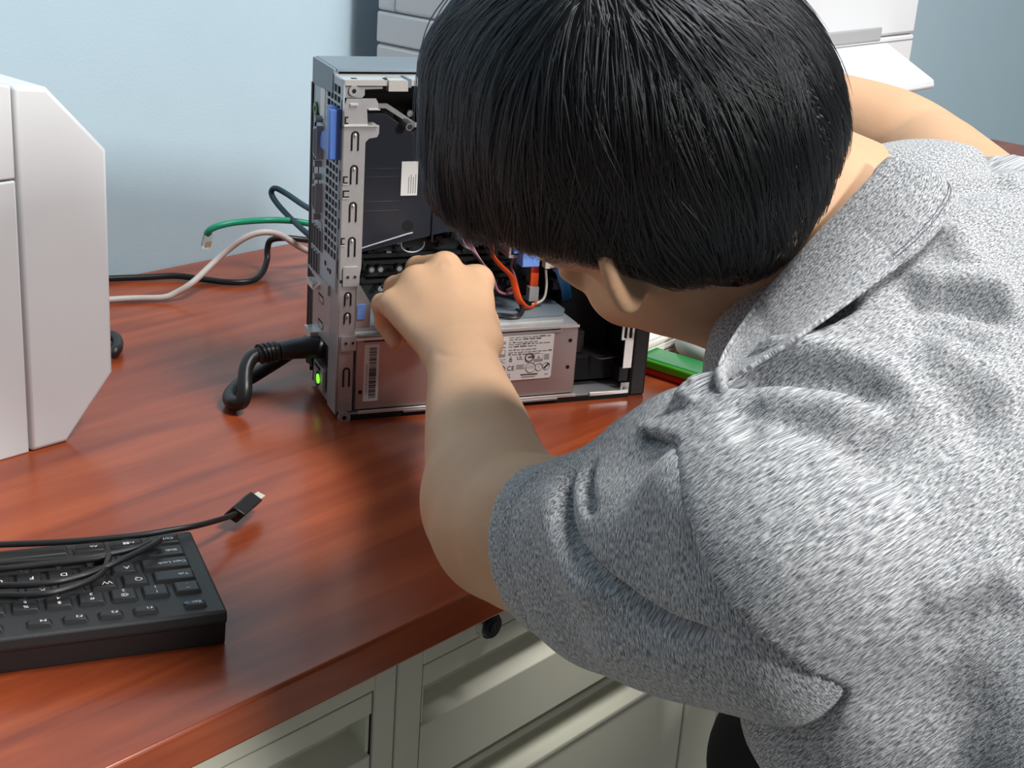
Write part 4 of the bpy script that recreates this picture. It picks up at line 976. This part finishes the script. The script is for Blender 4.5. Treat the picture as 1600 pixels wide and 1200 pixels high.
tf.ell((0.780, -0.02, TOP-0.075), (0.195, 0.20, 0.130), TM, 0.06)
tf.cone(SL+(SR-SL)*0.06+nA(0.0, 0, 0.0), SR-(SR-SL)*0.05, 0.068, 0.060, 0.05)
tf.chain([h2+(h1-h2)*0.35, h2, h3], [0.0600, 0.0650, 0.0700], 0.02); tf.halfspace(SP, SN, 0.0015, SP+SN*0.083, 0.108)
tf.cone(SR, SR+(ER-SR)*0.40, 0.064, 0.055, 0.03)                # right sleeve
tf.cone(NB-CU*0.012, NB+nk*0.05-CU*0.012, 0.044, 0.044, 0.015)
tf.cone(NB+CR*0.010, (SL+SR)/2+nA(0.0, -0.05, 0.005), 0.062, 0.075, 0.05)
tf.cone(NB+CR*0.02, SL+nA(0.03, 0.015, 0.010), 0.058, 0.050, 0.05); tf.cone(NB+CR*0.02-CU*0.028, SR+nA(-0.03, -0.01, -0.005), 0.042, 0.046, 0.03)
tf.cone(A(1120, 600, 0.80), A(1180, 640, 0.775), 0.030, 0.040, 0.04)       # loose front hanging below the collar
tf.cone(A(1258, 1112, 0.755), A(1395, 1245, 0.715), 0.026, 0.034, 0.03)
axr = unit(ER-SR); tf.halfspace(SR+(ER-SR)*0.38, axr, 0.004, SR+(ER-SR)*0.75, 0.115)
tf.cone(SR+(ER-SR)*0.26, SR+(ER-SR)*0.75, 0.049, 0.053, 0.004, 'sub')
tf.halfspace(NB+nk*0.072, nk, 0.006, NB+nk*0.14, 0.13); tf.cone(NB+nk*0.060, NB+nk*0.13, 0.060, 0.064, 0.004, 'sub')
tf.chain([A(1230, 575, 0.805), A(1290, 530, 0.815), A(1345, 480, 0.825), A(1400, 435, 0.832), A(1470, 390, 0.845)], [0.040, 0.046, 0.048, 0.048, 0.040], 0.04)
tf.chain([A(1295, 1050, 0.720), A(1325, 1095, 0.725), A(1345, 1150, 0.725)], [0.028, 0.030, 0.028], 0.05)
c = Cloth(tf)
c.fold([(1105, 606), (1150, 586), (1220, 577), (1290, 584), (1360, 610), (1425, 645)], 0.0095, -0.010, 0.004)
c.fold([(1120, 560), (1190, 548), (1270, 552), (1360, 580), (1450, 630), (1560, 690)], 0.011, 0.0045)
c.fold([(1170, 622), (1230, 628), (1300, 645), (1370, 672)], 0.008, 0.0035)
c.fold([(1165, 618), (1215, 648), (1270, 672), (1340, 690), (1440, 692)], 0.010, -0.005, 0.002)
c.fold([(1060, 640), (1085, 612), (1110, 600)], 0.008, 0.005)
c.fold([(1190, 1098), (1222, 1140), (1285, 1205)], 0.0016, -0.0011, taper=0.05)
c.fold([(1206, 1092), (1240, 1135), (1305, 1205)], 0.0016, -0.0011, taper=0.05)
c.fold([(1180, 690), (1165, 650), (1150, 620)], 0.008, -0.004)
c.fold([(1320, 740), (1400, 690), (1480, 672), (1600, 690)], 0.022, -0.010)
c.fold([(1250, 640), (1380, 650), (1500, 700), (1600, 740)], 0.018, 0.006)
c.fold([(1395, 470), (1440, 478), (1500, 480), (1600, 505)], 0.0075, -0.007, 0.004)
c.fold([(1400, 455), (1480, 448), (1600, 462)], 0.012, 0.007)
c.fold([(1400, 515), (1440, 512), (1490, 527), (1560, 560)], 0.008, -0.004, 0.002)
c.fold([(1430, 545), (1500, 570), (1600, 640)], 0.014, 0.005)
c.fold([(1480, 350), (1500, 390), (1510, 430)], 0.010, 0.005)
c.fold([(1430, 950), (1500, 915), (1600, 880)], 0.012, 0.004)
c.fold([(1440, 985), (1520, 960), (1600, 925)], 0.014, -0.002)
c.fold([(1300, 1060), (1400, 1085), (1600, 1095)], 0.016, -0.0015)
c.fold([(1290, 1120), (1380, 1150), (1500, 1170)], 0.016, 0.001)
c.fold([(1470, 290), (1510, 262), (1600, 250)], 0.009, -0.006, 0.003)
c.fold([(1470, 320), (1530, 290), (1600, 285)], 0.009, -0.005, 0.003)
c.D += ripple(c.P, c.N, 16, 0.0022)+ripple(c.P, c.N, 38, 0.0007, 5)
tP = c.done(); c_torso = c
ctr = nA(0.775, 0.13, TOP+0.05); q = tP-ctr
ang = np.arctan2(q@tx, q@tup); att = np.stack([ang*0.15, q@tax, np.zeros(len(q))], 1)
shirt = mk_obj('shirt', tP, c.F, 'heather', person, att, PO)

# left sleeve
sf = Field((0.49, 0.20, TOP-0.02), (0.72, 0.56, TOP+0.28), 0.0026)
sf.chain([h0-(h1-h0)*0.3, h0, h1, h2, h3], [0.0440, 0.0450, 0.0525, 0.0615, 0.0615], 0.012)
sf.cone(A(1085, 700, 0.745), A(1150, 760, 0.72), 0.022, 0.040, 0.03)
sf.cone(A(1000, 700, 0.775), A(1075, 690, 0.750), 0.014, 0.022, 0.03)
sf.cone(A(960, 955, 0.775), A(1230, 1030, 0.695), 0.022, 0.026, 0.04)
hax = unit(h1-h0)
hcut = unit(hax+CR*0.10+CU*0.08)
sf.halfspace(h0-hax*0.002, -hcut, 0.002)
sf.halfspace(SP-SN*0.020, -SN, 0.002)
sf.chain([h0-hax*0.02, h0+hax*0.05], [0.0435, 0.0435], 0.002, 'sub')
c = Cloth(sf)
c.fold([(905, 716), (880, 760), (884, 830), (920, 890), (985, 945), (1060, 985), (1150, 1010)], 0.0042, -0.0060, 0.0065, w2=0.0055, taper=0.15)
c.fold([(880, 730), (862, 790), (868, 850), (900, 910), (970, 965)], 0.010, 0.004)
c.fold([(935, 712), (914, 745), (914, 785), (926, 812)], 0.0038, -0.004, 0.0045)
c.fold([(1055, 662), (1075, 690), (1088, 730)], 0.006, -0.004, 0.003)
c.fold([(1000, 690), (1030, 672), (1050, 690)], 0.006, -0.004)
c.fold([(1020, 720), (1060, 770), (1120, 830)], 0.018, 0.004)
c.fold([(905, 1000), (1000, 1020), (1120, 1050)], 0.014, 0.003)
c.fold([(847, 733), (800, 790), (792, 860), (808, 930), (830, 985)], 0.0022, -0.0012, taper=0.04)
c.D += ripple(c.P, c.N, 20, 0.0018, 9)
sP = c.done(); q = sP-h0; e1 = unit(np.cross(hax, nA(0, 0, 1))); e2 = np.cross(hax, e1)
att = np.stack([np.arctan2(q@e1, q@e2)*0.055, q@hax, np.zeros(len(q))+1], 1)
mk_obj('sleeve', sP, c.F, 'heather', shirt, att, PO)

# collar: band folded over, from the far side of the neck round to the throat
top = [(1382, 292, .945), (1372, 268, .935), (1392, 246, .915), (1380, 262, .885), (1345, 300, .850), (1300, 348, .826), (1245, 408, .806), (1195, 466, .796), (1160, 516, .796), (1136, 556, .804), (1118, 596, .822)]
bot = [(1440, 330, .940), (1478, 290, .930), (1494, 312, .893), (1478, 348, .862), (1440, 390, .832), (1382, 434, .808), (1312, 484, .790), (1244, 530, .778), (1192, 562, .778), (1152, 586, .786), (1130, 606, .815)]
n_ = 5
def dense(pl): return [tuple(p) for p in crom(pl, 3)]
top, bot = dense(top), dense(bot)
tb = BVHTree.FromPolygons([Vector(p) for p in tP], [tuple(f) for f in c_torso.F])
bb = BVHTree.FromPolygons([Vector(p) for p in bP], [tuple(f) for f in bF])
def rest(x, y, t, gap):                       # lies on the shirt and neck where these are nearer than t
    d = Vector(CF+((x-800)/FPX)*CR-((y-600)/FPX)*CU)
    for tree in (tb, bb):
        h = tree.ray_cast(Vector(CC), d.normalized())
        if h[0] is not None: t = min(t, (h[0]-Vector(CC)).dot(Vector(CF))-gap)
    return t
def rest_line(pl, gap):                       # the same for a whole edge, evened out
    t = np.array([rest(x, y, tt_, gap) for x, y, tt_ in pl]); tm = np.pad(t, 3, 'edge')
    lo_ = np.array([tm[i:i+7].min() for i in range(len(t))]); lo_ = np.convolve(np.pad(lo_, 3, 'edge'), np.ones(7)/7, 'valid')
    return [A(x, y, tt_) for (x, y, _), tt_ in zip(pl, lo_)]
Tc = crom(rest_line(top, 0.006), n_); Bc = crom(rest_line(bot, 0.003), n_)
rows = 12; G = []
for i in range(len(Tc)):
    t3, b3 = np.array(Tc[i]), np.array(Bc[i]); mid = (t3+b3)/2; out = unit(mid-(NB+nk*0.02)-nk*((mid-(NB+nk*0.02))@nk)); r = []
    inn = t3-out*0.005+(b3-t3)*0.10
    r.append(inn); r.append(t3-out*0.005+(b3-t3)*0.06); r.append(t3-out*0.004+(b3-t3)*0.02); r.append(t3-out*0.002-(b3-t3)*0.015)
    for k in range(rows): u = k/(rows-1); r.append(t3+(b3-t3)*(0.02+0.98*u)+out*(0.006*math.sin(math.pi*u)))
    G.append(r)
G = np.array(G); ni, nj = G.shape[:2]
Pc = G.reshape(-1, 3); Fc = np.array([[i*nj+j, (i+1)*nj+j, (i+1)*nj+j+1, i*nj+j+1] for i in range(ni-1) for j in range(nj-1)])
arc_ = np.concatenate([[0], np.cumsum(np.linalg.norm(np.diff(G[:, 8], axis=0), axis=1))])
att = np.stack([np.repeat(arc_, nj), np.tile(np.arange(nj)*0.0035, ni), np.zeros(ni*nj)+2], 1)
collar = mk_obj('collar', Pc, Fc, 'heather', shirt, att, PO)
so = collar.modifiers.new('thickness', 'SOLIDIFY'); so.thickness = 0.0028; so.offset = 0
sb_ = collar.modifiers.new('smooth', 'SUBSURF'); sb_.levels = 1; sb_.render_levels = 1
# stitching along the collar edge and the bottom hem strips
mat('stitch', (0.17, 0.18, 0.20), 0.9)
b = MB()
for off_ in (0.80, 0.85):
    for i in range(24, ni-4):
        a0, a1 = G[i], G[min(i+1, ni-1)]; j = 4+off_*(rows-1); j0 = int(j); f_ = j-j0
        p0 = a0[j0]*(1-f_)+a0[j0+1]*f_; p1 = a1[j0]*(1-f_)+a1[j0+1]*f_; o_ = unit(p0-NB)*0.0016
        b.tube([p0+o_-PO, p0+(p1-p0)*0.62+o_-PO], 0.00035, 'stitch', seg=4, smooth=0)
b.build('stitching', shirt)

# ------------------------------------------------------------------ trousers
pf = Field((0.50, -0.36, 0.0), (1.12, 0.62, TOP+0.02), 0.008)
K1 = A(1262, 1195, 1.10); K2 = K1+nA(0.13, -0.04, 0.0)
H1, H2 = nA(0.70, -0.06, TOP-0.17), nA(0.86, -0.06, TOP-0.17)
pf.ell((0.78, -0.07, TOP-0.15), (0.165, 0.13, 0.13), k=0.05)
pf.cone(H1, K1, 0.088, 0.075, 0.03); pf.cone(H2, K2, 0.088, 0.062, 0.02)
for K_ in (K1, K2):
    ft = nA(K_[0], K_[1]-0.03, 0.05); pf.cone(K_, ft, 0.060, 0.045, 0.02); pf.cone(ft-nA(0, 0.03, 0.012), ft+nA(0, 0.15, -0.012), 0.037, 0.034, 0.02)
P_, F_ = pf.mesh(); mk_obj('trousers', P_, F_, 'trousers', person, None, PO)
# ------------------------------------------------------------------ hair
hf = Field(np.min([hd(.16, .13, .15), hd(-.16, -.13, -.16), hd(.16, -.13, -.16), hd(-.16, .13, .15)], 0)-0.05, np.max([hd(.16, .13, .15), hd(-.16, -.13, -.16), hd(.16, -.13, .15), hd(-.16, .13, .15)], 0)+0.05, 0.003)
hf.ell(hd(-0.010, 0, 0.016), (0.106, 0.088, 0.100), [HF, HL, HU])
hf.ell(hd(-0.055, 0, -0.015), (0.050, 0.066, 0.050), [HF, HL, HU], k=0.03)
hn = unit(HU*0.185-HF*0.120)
hf.halfspace(hd(0.0, 0, -0.012), -hn, 0.016)
hf.cone(hd(-0.055, 0.025, -0.036), hd(-0.050, 0.0, -0.058), 0.036, 0.028, 0.02)
hf.cone(A(800, 120, .800), A(772, 305, .815), 0.036, 0.020, 0.03)
hf.cone(A(755, 110, .800), A(718, 285, .815), 0.022, 0.012, 0.03)
hf.cone(A(830, 250, .790), A(850, 328, .790), 0.028, 0.014, 0.03)
hf.cone(A(930, 320, .770), A(1050, 370, .770), 0.016, 0.014, 0.02)
hf.cone(A(1050, 375, .772), A(1160, 370, .790), 0.014, 0.018, 0.02)
hP, hF_ = hf.mesh()
hN = vnormals(hP, hF_)
from mathutils import noise as mnoise
hD = np.array([mnoise.noise(Vector(p)*42) for p in hP])*0.0030
hair = mk_obj('hair', hP+hN*(hD[:, None]-0.003), hF_, 'hair', person, None, PO)
NS, NK = 15000, 16
rg = np.random.default_rng(4)
tri = hP[hF_]; ar = np.linalg.norm(np.cross(tri[:, 2]-tri[:, 0], tri[:, 3]-tri[:, 1]), axis=1); pick = rg.choice(len(hF_), NS, p=ar/ar.sum())
w4 = rg.dirichlet((1, 1, 1, 1), NS); R0 = np.einsum('ij,ijk->ik', w4, tri[pick])
WH = hd(-0.045, 0.005, 0.115)
S_ = np.zeros((NS, NK, 3)); p = R0.copy(); ln_ = rg.uniform(0.045, 0.085, NS)*np.where((R0-HC)@HU < -0.02, 0.35, np.where((R0-HC)@HU < 0.02, 0.6, 1)); lift = rg.uniform(0.0, 1.0, NS)**2*0.004
jit = rg.normal(0, 0.14, (NS, 3)); grav = nA(0, 0, -1)
cl = np.array([mnoise.noise_vector(Vector(q)*24) for q in R0])
dprev = None
for k in range(NK):
    t = k/(NK-1)
    n = hf.grad(p, 0.004); dlt = hf.sample(p)
    p = p-n*(dlt-(lift*(0.3+t)+0.0006))[:, None]*np.where((t > 0.75) & (dlt > 0), 0.25, 0.9)[:, None] if k else p
    S_[:, k] = p
    away = p-WH; away = away/np.maximum(np.linalg.norm(away, axis=1, keepdims=True), 1e-6)
    front = np.clip((p-HC)@HF/0.10, 0, 1)[:, None]
    d = away*(1.0-0.5*front)+grav*(0.45+0.9*front)+cl*0.60+jit
    d = d-n*np.einsum('ij,ij->i', d, n)[:, None]*0.94
    d = d/np.maximum(np.linalg.norm(d, axis=1, keepdims=True), 1e-6)
    if dprev is not None: d = d*0.5+dprev*0.5; d = d/np.maximum(np.linalg.norm(d, axis=1, keepdims=True), 1e-6)
    dprev = d
    p = p+d*(ln_/(NK-1))[:, None]
gi = rg.choice(NS, 520, replace=False)        # locks: strands gather round 520 guides
near = np.argmin(((R0[:, None, :]-R0[gi][None])**2).sum(2), axis=1) if NS*520 < 1e7 else None
G_ = S_[gi][near]; tt = np.linspace(0, 1, NK)
S_ = S_+(G_-S_)*(0.78*tt**1.1)[None, :, None]*rg.uniform(0.55, 1.0, NS)[:, None, None]
# loose locks of the fringe hanging at the left
LOCKS = [[(748, -10), (700, 45), (676, 110), (662, 180), (655, 250)], [(760, 10), (716, 70), (694, 140), (678, 215), (664, 285)], [(735, 60), (705, 150), (686, 230), (684, 300), (700, 352)],
         [(770, 90), (735, 200), (722, 280), (724, 340), (738, 384)], [(800, 150), (778, 240), (768, 310), (766, 360), (772, 398)], [(722, 30), (690, 85), (670, 150), (668, 210), (660, 262)], [(840, 200), (826, 280), (822, 330), (824, 372), (832, 396)]]
ex_ = []
for L_ in LOCKS:
    base = np.array(crom([A(x, y, 0.772+0.007*i) for i, (x, y) in enumerate(L_)], 4))[:NK+1]
    ii = np.linspace(0, len(base)-1, NK); base = np.stack([np.interp(ii, np.arange(len(base)), base[:, a]) for a in range(3)], 1)
    for q in range(70):
        o_ = rg.normal(0, 0.0042, 3); w_ = np.interp(np.linspace(0, 1, NK), [0, 0.35, 1], [1.2, 0.9, 0.25])[:, None]
        ex_.append(base+o_*w_+rg.normal(0, 0.0005, 3))
S_ = np.concatenate([S_, np.array(ex_)]); NS = len(S_)
cu = bpy.data.hair_curves.new('hair_strands'); cu.add_curves([NK]*NS)
cu.attributes['position'].data.foreach_set('vector', (S_-PO).astype(np.float32).ravel())
ra = cu.attributes.get('radius') or cu.attributes.new('radius', 'FLOAT', 'POINT')
rad = 0.00032*np.clip(1.15-np.linspace(0, 1, NK), 0.15, 1)[None, :]*rg.uniform(0.7, 1.2, NS)[:, None]
ra.data.foreach_set('value', rad.astype(np.float32).ravel())
cu.materials.append(MATS['strand'])
ho = bpy.data.objects.new('hair_strands', cu); COL.objects.link(ho); ho.parent = hair
